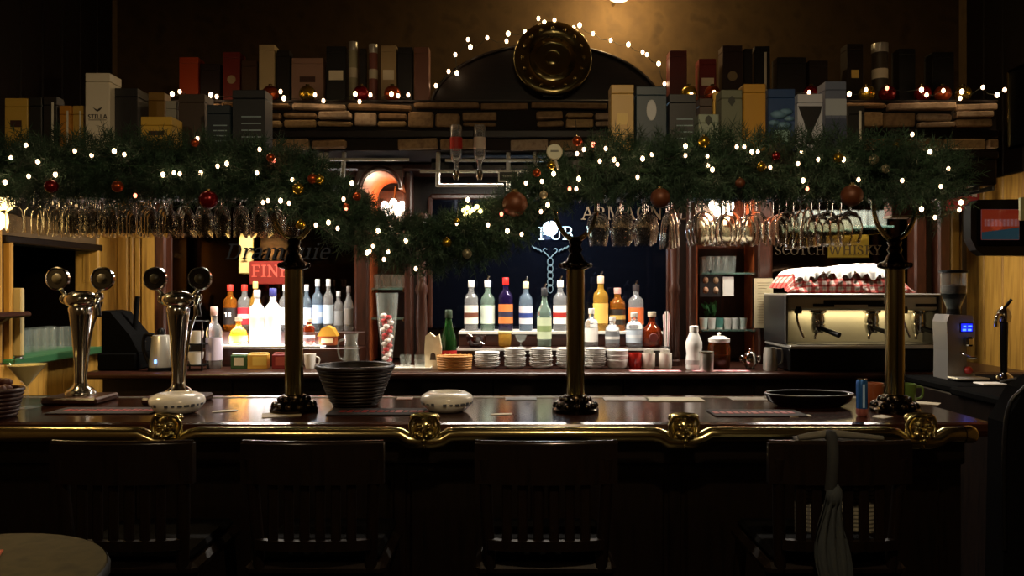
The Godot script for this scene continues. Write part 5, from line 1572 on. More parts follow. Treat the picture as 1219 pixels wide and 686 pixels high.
func build_boxes():
	var g := "boxes on the gantry over the beer taps"
	for k in [[5, 33, 117, 3.12, "b8943c", "cream yellow whisky box at the left end of the gantry", "darklabel"],
		[34, 50, 116, 3.12, "14140f", "black whisky box next to the cream yellow one", ""],
		[51, 68, 115, 3.12, "1a1612", "black whisky box with a silver strip", "strip"],
		[70, 85, 126, 3.12, "a8701c", "amber whisky box beside the silver strip box", "strip"],
		[86, 100, 126, 3.13, "a8863a", "golden whisky box just left of the tall white box", "strip"],
		[101, 131, 87, 3.10, "cfc6b0", "tall white box with a black bird mark and name", "bird"],
		[134, 164, 105, 3.14, "0e0c0c", "tall plain black box right of the white box", ""],
		[167, 205, 139, 3.07, "c09a34", "low yellow box with a brown label window", "darklabel"],
		[176, 196, 110, 3.28, "7a5a1e", "brown box behind the low yellow box", "square"],
		[197, 211, 120, 3.26, "8f8c80", "narrow grey-labelled box behind the yellow box", "label"],
		[212, 244, 112, 3.22, "3a2c20", "broad dull brown box before the two navy boxes", ""],
		[246, 274, 125, 3.12, "10202a", "dark navy box with thin silver lines", "lines"],
		[276, 316, 107, 3.14, "0c1218", "tall broad black-blue box at the end of the left gantry", "lines"]]:
		carton(k[0], k[1], k[2], k[3], SHELF_Y, k[4], k[5], g, k[6])
	g = "boxes on the gantry over the wine glasses"
	for k in [[727, 755, 101, 3.12, "b08c3a", "golden whisky box at the start of the right gantry", "square"],
		[757, 794, 103, 3.12, "14303e", "dark teal box with a silver oval label", "oval"],
		[796, 829, 112, 3.14, "0d1216", "black box beside the dark teal box", "lines"],
		[831, 856, 136, 3.06, "7c8878", "low grey-green box with a dark crest", "crest"],
		[832, 848, 117, 3.28, "3a281c", "brown box rising behind the low grey-green box", ""],
		[849, 856, 109, 3.27, "d8b050", "slim yellow box standing in for the bulb-lit side of a grey box", ""],  # bulb light on the side of the grey box, put into a yellow carton
		[858, 884, 107, 3.14, "5f6450", "tall grey-olive box left of the ochre box", "crest"],
		[885, 912, 100, 3.12, "a87c1e", "tall ochre yellow box on the right gantry", ""],
		[914, 947, 106, 3.13, "1c3a66", "blue box printed with clouds", "clouds"],
		[949, 980, 112, 3.10, "a9adb8", "silver box with a large black triangle", "triangle"],
		[982, 1008, 97, 3.14, "5c6478", "grey-blue box with pale and dark bands", "stripes"],
		[1010, 1030, 126, 3.16, "1c1a18", "black box with a silver strip at the end of the right gantry", "strip"]]:
		carton(k[0], k[1], k[2], k[3], SHELF_Y, k[4], k[5], g, k[6])
	g = "boxes on the stone ledge"
	for k in [[213, 236, 68, "9a3a14", "orange box at the left end of the stone ledge", ""], [238, 262, 76, "1c100c", "low black box beside the orange box", ""],
		[265, 286, 62, "651c12", "dark red box with a pale seal on the ledge", "seal"], [287, 306, 72, "3c281a", "low brown box before the cream box on the ledge", ""],
		[308, 327, 53, "b8a57c", "tall cream box on the stone ledge", ""], [329, 345, 60, "16120e", "slim black box right of the tall cream box", ""],
		[347, 385, 69, "8f7060", "broad pinkish box with a dark label on the ledge", "darklabel"], [388, 412, 55, "12120f", "broad black box beside the pinkish box", "label"],
		[414, 425, 49, "9a9678", "slim silver tube on the ledge", "tube"], [427, 436, 58, "1a1612", "very slim black box between two tubes", ""],
		[438, 449, 52, "7a4a40", "slim reddish tube on the ledge", "tube"], [453, 472, 54, "a08a62", "beige box right of the reddish tube", "label"],
		[473, 491, 56, "151310", "black box between the beige and brown boxes", ""], [493, 511, 56, "70493a", "reddish brown box left of the fairy-lit arch", ""],
		[797, 818, 60, "5e2622", "dull red box with a small star right of the arch", ""], [832, 853, 70, "6c1814", "low bright red box with pale bands on the ledge", "label"],
		[860, 884, 54, "2c1c16", "dark box with a round seal on the ledge", "seal"], [886, 896, 58, "171310", "slim dark box next to the round seal box", ""],
		[898, 917, 55, "100e0c", "black box with a bright silver strip on the ledge", "strip"], [925, 960, 68, "15110f", "broad low black box behind the cloud box", ""],
		[963, 986, 72, "1e1512", "dark brown box behind the silver triangle box", ""], [1008, 1028, 52, "1c1410", "dark box with a square gold label on the ledge", "square"],
		[1042, 1061, 50, "3c362c", "grey tube near the right end of the ledge", "tube"], [1070, 1090, 58, "0e0e0d", "black box right of the grey tube", ""], [1110, 1136, 62, "0e0c0c", "broad black box at the right end of the ledge", ""]]:
		carton(k[0], k[1], k[2], 4.62, LEDGE_Y + 0.002, k[3], k[4], g, k[5])
	# amber glass balls along the ledge edge
	for k in [[322, "orange glass ball on the ledge below the tall cream box", 0], [366, "brown-gold glass ball below the broad pinkish box", 1], [430, "red glass ball below the silver tube", 2], [467, "orange glass ball below the beige box", 0], [820, "dark glass ball below the dull red box", 1], [848, "orange glass ball below the bright red box", 0], [965, "red glass ball behind the silver triangle box", 2], [1032, "golden glass ball below the square gold label", 1], [1056, "red glass ball below the grey tube", 2], [1098, "small red glass ball left of the pair on the ledge", 2], [1122, "orange glass ball right of the small red one", 0], [1146, "golden glass ball near the end of the ledge", 1]]:
		var r := 0.047
		var t := thing("glass_ball", k[1], "ornament", Vector3(wx(k[0], 4.5), LEDGE_Y + 0.002, -4.5), 0, "glass balls on the stone ledge")
		part("ball", ballm(r, 18, Vector3.ONE, Vector3(0, r, 0)), [M.bauble_orange, M.bauble_gold, M.bauble_red][k[2]], t)
		part("neck", lathem([V(0.012, r * 1.96), V(0.012, r * 2.14), V(0, r * 2.16)], 10), M.brass, t)

# ---------------------------------------------------------------- garlands, fairy lights and baubles
func sprig_mesh() -> ArrayMesh:
	var b := MB.new()
	var r := RandomNumberGenerator.new()
	r.seed = 2
	for i in 15:
		var y := 0.006 + i * 0.0036
		var a := i * 2.4
		var dir := Vector3(cos(a) * 0.8, 0.62, sin(a) * 0.8).normalized() if i < 14 else Vector3.UP
		var p := Vector3(0, y, 0)
		var e := p + dir * r.randf_range(0.022, 0.032)
		var s := dir.cross(Vector3(0.3, 0.2, 0.9)).normalized() * 0.0014
		var s2 := dir.cross(s).normalized() * 0.0014
		var q := [p + s, p - s * 0.5 + s2 * 0.87, p - s * 0.5 - s2 * 0.87]
		for k in 3:
			var n: Vector3 = ((q[k] + q[(k + 1) % 3]) * 0.5 - p).normalized()
			b.tri(q[k], q[(k + 1) % 3], e, n, n, n)
	return b.done()

func garland(path: Array, rad: float, label: String, sd: int, per_m: float) -> void:
	var pts := []
	for q in path:
		pts.append(P(q[0], q[1], q[2]))
	var fine := smooth_path(pts, 10)
	var t := thing("pine_garland", label, "garland", Vector3.ZERO, 0, "pine garlands over the bar")
	part("stem", tubem(fine, rad * 0.08, 8), M.garland_twig, t)
	var r := RandomNumberGenerator.new()
	r.seed = sd
	var xf := []
	var cs := []
	for i in fine.size() - 1:
		var a: Vector3 = fine[i]
		var b: Vector3 = fine[i + 1]
		var n := int(round(a.distance_to(b) * per_m))
		var tg := (b - a).normalized()
		for k in n:
			var o := Vector3(r.randfn(), r.randfn(), r.randfn())
			o = (o - tg * o.dot(tg)).normalized()
			var dir := (o + tg * r.randf_range(-0.9, 0.9) + Vector3(0, -0.12, 0)).normalized()
			var rr := rad * r.randf_range(0.06, 0.8)
			var p := a.lerp(b, r.randf()) + o * rr
			var side := dir.cross(Vector3(0.31, 0.2, 0.7)).normalized()
			var sc := r.randf_range(0.8, 1.35)
			xf.append(Transform3D(Basis(side, dir, side.cross(dir)) * sc, p))
			var gr := r.randf_range(0.5, 1.25)
			cs.append(Color(0.016 * gr, 0.05 * gr, 0.024 * gr))
	var mm := MultiMesh.new()
	mm.transform_format = MultiMesh.TRANSFORM_3D
	mm.use_colors = true
	mm.mesh = sprig
	mm.instance_count = xf.size()
	for i in xf.size():
		mm.set_instance_transform(i, xf[i])
		mm.set_instance_color(i, cs[i])
	var mi := MultiMeshInstance3D.new()
	mi.name = "needles"
	mi.multimesh = mm
	mi.material_override = M.needle
	mi.set_meta("kind", "stuff")
	t.add_child(mi, true)

var sprig: ArrayMesh
var bulb_mesh: ArrayMesh
func fairy(pts: Array, d: float, label: String, reds: Array, every: int, e: float) -> void:
	var t := thing("string_lights", label, "fairy lights", Vector3.ZERO, 0, "strings of fairy lights")
	var pos := []
	for q in pts:
		pos.append(P(q[0], q[1], q[2] if q.size() > 2 else d))
	var line := []
	for i in pos.size():
		line.append(pos[i] + Vector3(0, 0.004, -0.012))
		if i < pos.size() - 1:
			line.append(pos[i].lerp(pos[i + 1], 0.5) + Vector3(0, -0.01, -0.02))
	part("wire", tubem(line, 0.0017, 5), M.wire, t)
	for i in pos.size():
		var red: bool = i in reds
		var b := part("bulb", bulb_mesh, M.bulb_red if red else M.bulb, t, pos[i])
		b.scale = Vector3.ONE * (d / 3.0) * (1.0 if i % 3 else 1.2)
		if i % every == 0:
			omni(t, pos[i], e, Color(1.0, 0.55, 0.4) if red else Color(1.0, 0.82, 0.6), 0.008)

func build_garlands():
	sprig = sprig_mesh()
	bulb_mesh = lathem([V(0, -0.009), V(0.005, -0.006), V(0.0066, 0.0), V(0.005, 0.006), V(0, 0.009)], 10)
	garland([[-50, 196, 2.93], [20, 200, 2.91], [100, 198, 2.91], [190, 200, 2.91], [270, 202, 2.91], [330, 210, 2.91], [372, 226, 2.91]], 0.115, "thick pine garland along the gantry over the small glasses", 51, 1900)
	garland([[340, 205, 2.93], [385, 234, 2.91], [435, 270, 2.89], [495, 290, 2.88], [560, 284, 2.88], [600, 264, 2.89], [640, 231, 2.91], [678, 205, 2.93]], 0.086, "pine garland hanging in a swag between the two gantries", 52, 1900)
	garland([[690, 194, 2.93], [715, 200, 2.91], [790, 203, 2.91], [870, 200, 2.91], [950, 198, 2.91], [1030, 200, 2.91], [1090, 208, 2.91], [1136, 226, 2.92]], 0.122, "thick pine garland along the gantry over the wine glasses", 53, 1900)
	fairy([[6, 217], [31, 173], [13, 188], [45, 193], [34, 210], [61, 219], [66, 208], [89, 180], [109, 185], [136, 180], [148, 184], [161, 233], [194, 208], [207, 206], [214, 207], [239, 206], [235, 165], [259, 198], [270, 195], [306, 206], [309, 178], [326, 191], [348, 214], [344, 242], [334, 239], [319, 239], [313, 241]], 2.81, "fairy lights in the garland over the small glasses", [5, 11, 21], 3, 0.0016)
	fairy([[419, 218], [409, 237], [412, 248], [391, 265], [402, 272], [376, 268], [437, 301], [440, 299], [444, 293], [450, 275], [457, 309], [462, 300], [483, 287], [495, 320], [544, 266], [557, 238], [581, 268], [597, 255], [604, 275], [621, 279], [644, 252], [652, 244], [645, 216], [626, 218]], 2.79, "fairy lights in the swag of garland", [2, 17], 3, 0.0016)
	fairy([[659, 207], [678, 225], [686, 225], [689, 213], [687, 183], [695, 178], [706, 172], [721, 177], [714, 192], [731, 190], [735, 196], [759, 211], [765, 189], [776, 184], [816, 185], [816, 174], [842, 186], [843, 197], [848, 202], [877, 175], [886, 175], [895, 181], [902, 181], [917, 199], [924, 185], [950, 195], [954, 182], [956, 215], [961, 225], [974, 190], [1004, 190], [1022, 214], [1074, 215], [1097, 249], [1113, 259], [1142, 250], [1144, 241], [1120, 222], [1129, 201], [1107, 181], [1086, 160]], 2.81, "fairy lights in the garland over the wine glasses", [1, 6, 24, 28], 3, 0.0016)
	fairy([[205, 112], [214, 109], [244, 118], [251, 113], [258, 115], [334, 109], [338, 117], [375, 113], [385, 120], [423, 112], [428, 121], [441, 113], [466, 112], [474, 114], [486, 113]], 4.38, "fairy lights along the left half of the stone ledge", [], 2, 0.004)
	fairy([[502, 102], [519, 102], [534, 85], [544, 87], [542, 65], [557, 47], [560, 56], [580, 45], [603, 49], [605, 40], [625, 38], [641, 22], [648, 27], [660, 24], [683, 33], [690, 30], [706, 40], [727, 48], [748, 53], [765, 62], [770, 65], [784, 76], [791, 100]], 4.72, "fairy lights arched round the brass plate", [], 3, 0.004)
	fairy([[823, 113], [850, 110], [963, 110], [1011, 112], [1031, 107], [1056, 105], [1097, 107], [1103, 113], [1123, 108], [1145, 109], [1143, 117], [1170, 104], [1187, 113], [1196, 107]], 4.38, "fairy lights along the right half of the stone ledge", [5], 2, 0.004)
	# pale cluster lamp seen over the swag
	var cl := thing("cluster_light", "pale yellow cluster of bulbs glowing just above the swag", "fairy lights", P(564, 252, 2.94))
	for k in [[-10, 0], [-6, 3], [-3, -2], [1, 1], [5, 4], [9, -1], [-8, -4]]:
		part("bulb", ballm(0.009, 8), glow(Color(1.0, 0.93, 0.6), 3.5), cl, Vector3(k[0] * 0.0032, k[1] * 0.0032 - 0.004, 0.09))
	part("holder", tubem([Vector3(-0.04, -0.01, 0.075), Vector3(0.04, -0.01, 0.075)], 0.004), M.wire, cl)
	omni(cl, Vector3(0, 0, 0.1), 0.006, Color(1.0, 0.9, 0.6), 0.015)
	# baubles: px, py, radius in px, colour, label
	for k in [[355, 225, 7, "gold", "round gold bauble above the left brass column"], [380, 214, 6, "gold", "gold bauble beside an orange one near the left column"], [372, 213, 6, "orange", "orange bauble beside a gold one near the left column"], [358, 268, 6, "gold", "gold bauble hanging at the top of the left brass column"], [425, 234, 5, "orange", "orange bauble at the start of the swag"], [412, 246, 4, "orange", "small orange bauble at the start of the swag"], [532, 289, 6, "gold", "olive gold bauble in the middle of the swag"], [556, 302, 6, "pale", "olive grey bauble low in the swag"], [544, 264, 4, "gold", "small gold bauble on top of the swag"], [613, 243, 15, "brown", "large brown-orange bauble at the right end of the swag"], [647, 232, 5, "pale", "pale bauble above the cold lamp"], [639, 206, 5, "orange", "orange bauble above the cold lamp"], [656, 197, 5, "gold", "gold bauble under the round badge"], [687, 168, 6, "orange", "orange bauble on top of the garland by the golden box"], [838, 169, 7, "gold", "yellow-gold bauble before the low grey-green box"], [906, 199, 6, "gold", "gold bauble below the ochre yellow box"], [786, 236, 12, "brown", "large brown bauble hanging over the flute glasses"], [881, 218, 6, "brown", "small brown bauble under the grey-olive box"], [998, 188, 6, "gold", "dull gold bauble below the banded box"], [1040, 190, 6, "pale", "dull bauble left of the large golden ornament"], [1054, 201, 5, "pale", "small dull bauble below the large golden ornament"], [1014, 233, 13, "brown", "large brown bauble over the espresso machine"], [61, 222, 8, "red", "red bauble in the left garland"], [140, 222, 7, "orange", "amber bauble hanging among the small glasses"], [248, 238, 11, "red", "large dark red bauble over the small glasses"], [924, 186, 5, "red", "small red bauble in the right garland"], [232, 170, 5, "orange", "small orange bauble on top of the left garland"], [322, 188, 5, "orange", "orange bauble under the tall black-blue box"]]:
		var d := 2.795
		var r: float = k[2] * d / F
		var t := thing("bauble", k[4], "bauble", P(k[0], k[1], d), 0, "baubles on the garlands")
		part("ball", ballm(r, 18), M["bauble_" + k[3]], t)
		part("cap", lathem([V(r * 0.26, r * 0.94), V(r * 0.26, r * 1.16), V(0, r * 1.2)], 10), M.brass, t)
		part("loop", tubem([Vector3(0, r * 1.15, 0), Vector3(0, r * 1.15 + 0.03, -0.03), Vector3(0, r * 1.15 + 0.07, -0.07)], 0.0012, 5), M.wire, t)
	var big := thing("golden_ornament", "large oval golden ornament on top of the right garland", "ornament", P(1073, 175, 2.95))
	part("body", ballm(0.03, 22, Vector3(1.9, 1.0, 1.0)), M.bauble_gold, big)
	part("cap", lathem([V(0.008, 0.028), V(0.008, 0.036), V(0, 0.038)], 10), M.brass, big)

# ---------------------------------------------------------------- hanging glasses
func hanging_glass(kind: String, at: Vector3, label: String, group: String) -> Node3D:
	var t := thing("hanging_glass", label, "glass", at, 0, group)
	t.rotation.x = PI
	var key := kind
	if not meshes.has(key):
		var o: Array
		if kind == "small":
			o = [V(0.0, 0.062), V(0.018, 0.068), V(0.028, 0.085), V(0.032, 0.115), V(0.031, 0.15), V(0.029, 0.172)]
			meshes[key] = [walled(o), lathem([V(0.0, 0.004), V(0.005, 0.004), V(0.0042, 0.03), V(0.0045, 0.0635), V(0.0, 0.0635)], 8), lathem([V(0.0, 0.0), V(0.031, 0.0), V(0.029, 0.0015), V(0.006, 0.005), V(0.0, 0.005)], 18)]
		elif kind == "wine":
			o = [V(0.0, 0.085), V(0.022, 0.092), V(0.04, 0.115), V(0.046, 0.145), V(0.043, 0.18), V(0.036, 0.212)]
			meshes[key] = [walled(o), lathem([V(0.0, 0.004), V(0.005, 0.004), V(0.004, 0.04), V(0.0045, 0.0865), V(0.0, 0.0865)], 8), lathem([V(0.0, 0.0), V(0.037, 0.0), V(0.034, 0.0015), V(0.007, 0.005), V(0.0, 0.005)], 20)]
		else:
			o = [V(0.0, 0.07), V(0.016, 0.085), V(0.026, 0.13), V(0.029, 0.19), V(0.031, 0.225)]
			meshes[key] = [walled(o), lathem([V(0.0, 0.004), V(0.005, 0.004), V(0.0042, 0.035), V(0.0045, 0.072), V(0.0, 0.072)], 8), lathem([V(0.0, 0.0), V(0.033, 0.0), V(0.03, 0.0015), V(0.006, 0.005), V(0.0, 0.005)], 18)]
	var ms: Array = meshes[key]
	part("bowl", ms[0], M.glass_h, t)
	part("stem", ms[1], M.glass_h, t)
	part("foot", ms[2], M.glass_h, t)
	return t

func walled(o: Array) -> ArrayMesh:        # a glass bowl with a wall 1.3 mm thick
	var p := o.duplicate()
	for i in range(o.size() - 1, -1, -1):
		p.append(V(maxf(o[i].x - 0.0013, 0.0), o[i].y + (0.0016 if i == 0 else 0.0008 if i < o.size() - 1 else 0.0)))
	return lathem(p, 22)

const NTH := ["first", "second", "third", "fourth", "fifth", "sixth", "seventh", "eighth", "ninth", "tenth", "eleventh", "twelfth", "thirteenth", "fourteenth", "fifteenth"]
func build_glasses():
	var y := 1.987
	var names := ["front row", "second row", "third row", "rear row"]
	for r in 4:
		var d := 3.07 + 0.105 * r
		for i in 15:
			var x := -1.935 + i * 0.0735 + (0.036 if r % 2 else 0.0)
			if x > -0.925:
				continue
			hanging_glass("small", Vector3(x, y, -d), ("%s small stemmed glass from the globe lamp, hanging in the front row" % NTH[i]) if r == 0 else "small stemmed glass hanging upside down in the %s over the beer taps" % names[r], "small glasses hanging, " + names[r])
	var kinds := [[712, "wine"], [741, "wine"], [770, "wine"], [800, "flute"], [838, "wine"], [870, "wine"], [900, "wine"], [936, "wine"], [962, "flute"], [985, "wine"], [1012, "wine"]]
	for r in 3:
		var idx := -1
		for k in kinds:
			idx += 1
			var d := 3.08 + 0.115 * r
			var nm: String = ["wine glass", "flute glass"][1 if k[1] == "flute" else 0]
			hanging_glass(k[1], Vector3(wx(k[0], 3.08) + 0.012 * r, y, -d), ("%s glass from the middle column hanging in the front row, a %s" % [NTH[idx], nm]) if r == 0 else "clear %s hanging upside down in the %s of the right gantry" % [nm, names[r]], "%s hanging on the right, %s" % [nm, names[r]])

# ---------------------------------------------------------------- bar stools and the guests' side
func make_stool(label: String) -> Node3D:
	var t := thing("bar_stool", label, "stool", Vector3.ZERO, 0, "dark wooden bar stools")
	var m: Material = M.stool
	part("seat", boxm(Vector3(0.42, 0.045, 0.4), 0.016, Vector3(0, 0.76, 0)), m, t)
	part("seat_pad", boxm(Vector3(0.38, 0.03, 0.36), 0.012, Vector3(0, 0.795, 0)), M.leather, t)
	for sx in [-1.0, 1.0]:
		part("leg", tubem([Vector3(0.18 * sx, 0.74, -0.16), Vector3(0.21 * sx, 0.0, -0.2)], [0.02, 0.016], 8), m, t)
		part("leg", tubem([Vector3(0.18 * sx, 0.74, 0.16), Vector3(0.21 * sx, 0.0, 0.2)], [0.02, 0.016], 8), m, t)
		part("back_post", tubem([Vector3(0.165 * sx, 0.76, 0.185), Vector3(0.175 * sx, 0.95, 0.205), Vector3(0.18 * sx, 1.1, 0.22)], 0.019, 8), m, t)
	for z in [-0.185, 0.185]:
		part("foot_rail", tubem([Vector3(-0.2, 0.3, z), Vector3(0.2, 0.3, z)], 0.013, 8), m, t)
	for x in [-0.2, 0.2]:
		part("foot_rail", tubem([Vector3(x, 0.36, -0.185), Vector3(x, 0.36, 0.185)], 0.013, 8), m, t)
	# curved top rail, lower rail and six slats
	for k in [["top_rail", 1.025, 1.143, 0.21, 0.026], ["lower_rail", 0.83, 0.86, 0.17, 0.022]]:
		var poly := []
		var n := 10
		for i in n + 1:
			var u := lerpf(-1, 1, float(i) / n)
			poly.append(V(u * k[3], 0.02 * (1.0 - u * u)))
		for i in n + 1:
			var u := lerpf(1, -1, float(i) / n)
			poly.append(V(u * k[3], 0.02 * (1.0 - u * u) + k[4]))
		var b := MB.new()
		b.t = Transform3D(Basis(Vector3(1, 0, 0), Vector3(0, 0, 1), Vector3(0, -1, 0)), Vector3(0, 0, 0.2))
		b.prism(poly, -k[2], -k[1])
		part(k[0], b.done(), m, t)
	var bead := []
	for i in 13:
		var u := lerpf(-1, 1, i / 12.0)
		bead.append(Vector3(u * 0.208, 1.141, 0.2 + 0.02 * (1.0 - u * u) + 0.013))
	part("highlight_bead", tubem(bead, 0.012, 10), M.gloss_dark, t)  # glossy bead added to draw the highlight line along the rail
	for i in 6:
		var u := lerpf(-0.115, 0.115, i / 5.0)
		part("slat", boxm(Vector3(0.029, 0.19, 0.014), 0.004, Vector3(u, 0.94, 0.222)), m, t)
	return t

func build_stools():
	var spots := [[145, "dark slatted bar stool in front of the beer towers"], [372, "dark slatted bar stool before the left brass column"], [650, "dark slatted bar stool before the middle brass column"], [1000, "dark slatted bar stool with a checked jacket and grey scarf on its back"]]
	var src: Node3D = null
	for k in spots:
		var at := Vector3(wx(k[0], 2.32), 0.0, -2.54)
		if src == null:
			src = make_stool(k[1])
			src.position = at
		else:
			copy(src, at, 0, k[1])
	# checked jacket hung over the last stool: inside the slats, over the top rail
	var x0 := wx(1000, 2.32)
	var jk := thing("checked_jacket", "pale checked jacket hung over the last bar stool", "jacket", Vector3(x0, 0, -2.36))
	var rows := []
	for i in 15:
		var line := []
		for j in 21:
			var u := (j / 20.0 - 0.5) * 0.28
			var f := 0.012 * sin(u * 70.0) + 0.008 * sin(u * 31.0 + 1.0)
			var y: float
			var z: float
			if i < 11:
				y = lerpf(0.87, 1.148, i / 10.0)
				z = 0.006 + f * (0.9 - i / 12.0)
			else:
				y = 1.151 - 0.014 * pow((i - 11) / 3.0, 2.0) + 0.004 * sin(u * 40.0)
				z = lerpf(0.0, 0.05, (i - 11) / 3.0)
			line.append(Vector3(u * (0.86 if i < 11 else 0.9), y, z))
		rows.append(line)
	var b := MB.new()
	b.sheet(rows, 0.006)
	part("cloth", b.done(), M.check, jk)
	part("collar", tubem(smooth_path([Vector3(-0.12, 1.158, 0.03), Vector3(-0.03, 1.17, 0.036), Vector3(0.05, 1.165, 0.04), Vector3(0.13, 1.156, 0.03)], 5), [0.008, 0.009, 0.011, 0.012, 0.012, 0.013, 0.013, 0.012, 0.012, 0.011, 0.01, 0.009, 0.009, 0.008, 0.008, 0.007], 8), mat(Color("5a574e"), 0.9), jk)
	var gs := thing("grey_scarf", "grey scarf hanging down outside the slats of the last stool", "scarf", Vector3(x0 - 0.03, 0, -2.3))
	rows = []
	for i in 17:
		var line := []
		var v := i / 16.0
		var w := lerpf(0.045, 0.1, smoothstep(0.0, 0.5, v)) * (1.0 if v < 0.6 else lerpf(1.0, 0.62, (v - 0.6) / 0.4))
		for j in 15:
			var u := j / 14.0 - 0.5
			line.append(Vector3(u * w - 0.01 * sin(v * 5.0), lerpf(1.0, 0.66, v), 0.01 + 0.012 * sin(u * 22.0 + v * 3.0) + 0.01 * v))
		rows.append(line)
	b = MB.new()
	b.sheet(rows, 0.008)
	part("fabric", b.done(), mat(Color("2e3336"), 0.95), gs)
	part("gathered_neck", ballm(0.026, 12, Vector3(1.0, 1.5, 0.5)), mat(Color("2e3336"), 0.95), gs, Vector3(0.0, 0.995, 0.012))
	part("hanging_loop", tubem(smooth_path([Vector3(-0.008, 1.01, 0.004), Vector3(-0.004, 1.1, 0.012), Vector3(0.0, 1.162, -0.004), Vector3(0.0, 1.166, -0.03)], 4), 0.017, 8), mat(Color("1c1e20"), 0.9), gs)
	# round table at the lower left
	var tb := thing("round_table", "round high pub table with an olive top at the lower left corner", "table", Vector3(-1.19, 0, -1.62))
	part("table_top", lathem([V(0, 0.965), V(0.3, 0.965), V(0.322, 0.972), V(0.325, 0.985), V(0.318, 0.998), V(0, 1.0)], 48), M.olive, tb)
	part("edge_band", lathem([V(0.323, 0.967), V(0.327, 0.972), V(0.3275, 0.985), V(0.322, 0.996)], 48), M.dull_steel, tb)
	part("column", lathem([V(0.05, 0.04), V(0.035, 0.1), V(0.035, 0.9), V(0.08, 0.965)], 20), M.black, tb)
	part("foot", lathem([V(0, 0), V(0.24, 0), V(0.24, 0.02), V(0.06, 0.05), V(0, 0.05)], 28), M.black, tb)
	var nk := thing("red_napkin", "folded orange-red napkin on the round table", "napkin", Vector3(-1.19, 1.0008, -1.72), 0.4)
	part("sheet", boxm(Vector3(0.12, 0.004, 0.12), 0.001, Vector3(0, 0.002, 0)), paint("b04a22", 0.8), nk)
	part("fold", boxm(Vector3(0.11, 0.003, 0.055), 0.001, Vector3(0, 0.0055, 0.025)), paint("a8431e", 0.8), nk)
	# black padded high chair at the right edge
	var ch := thing("high_chair", "black padded high-backed chair at the lower right edge", "chair", Vector3(1.53, 0, -2.15))
	var poly := [V(-0.22, 0.72), V(0.26, 0.72), V(0.26, 1.4), V(0.2, 1.43), V(0.08, 1.425), V(-0.06, 1.395), V(-0.16, 1.33), V(-0.21, 1.24)]
	part("backrest", prismm(poly, -0.04, 0.04), M.leather, ch)
	part("piping", tubem(smooth_path([Vector3(-0.215, 0.9, 0.042), Vector3(-0.212, 1.24, 0.042), Vector3(-0.16, 1.335, 0.042), Vector3(-0.06, 1.398, 0.042), Vector3(0.08, 1.428, 0.042), Vector3(0.2, 1.432, 0.042)], 5), 0.006), M.black, ch)
	part("seat", boxm(Vector3(0.46, 0.09, 0.42), 0.03, Vector3(0.02, 0.76, 0.2)), M.leather, ch)
	for sx in [-0.18, 0.22]:
		for sz in [0.02, 0.38]:
			part("leg", tubem([Vector3(sx, 0.72, sz), Vector3(sx * 1.08, 0, sz)], 0.02, 8), M.black, ch)

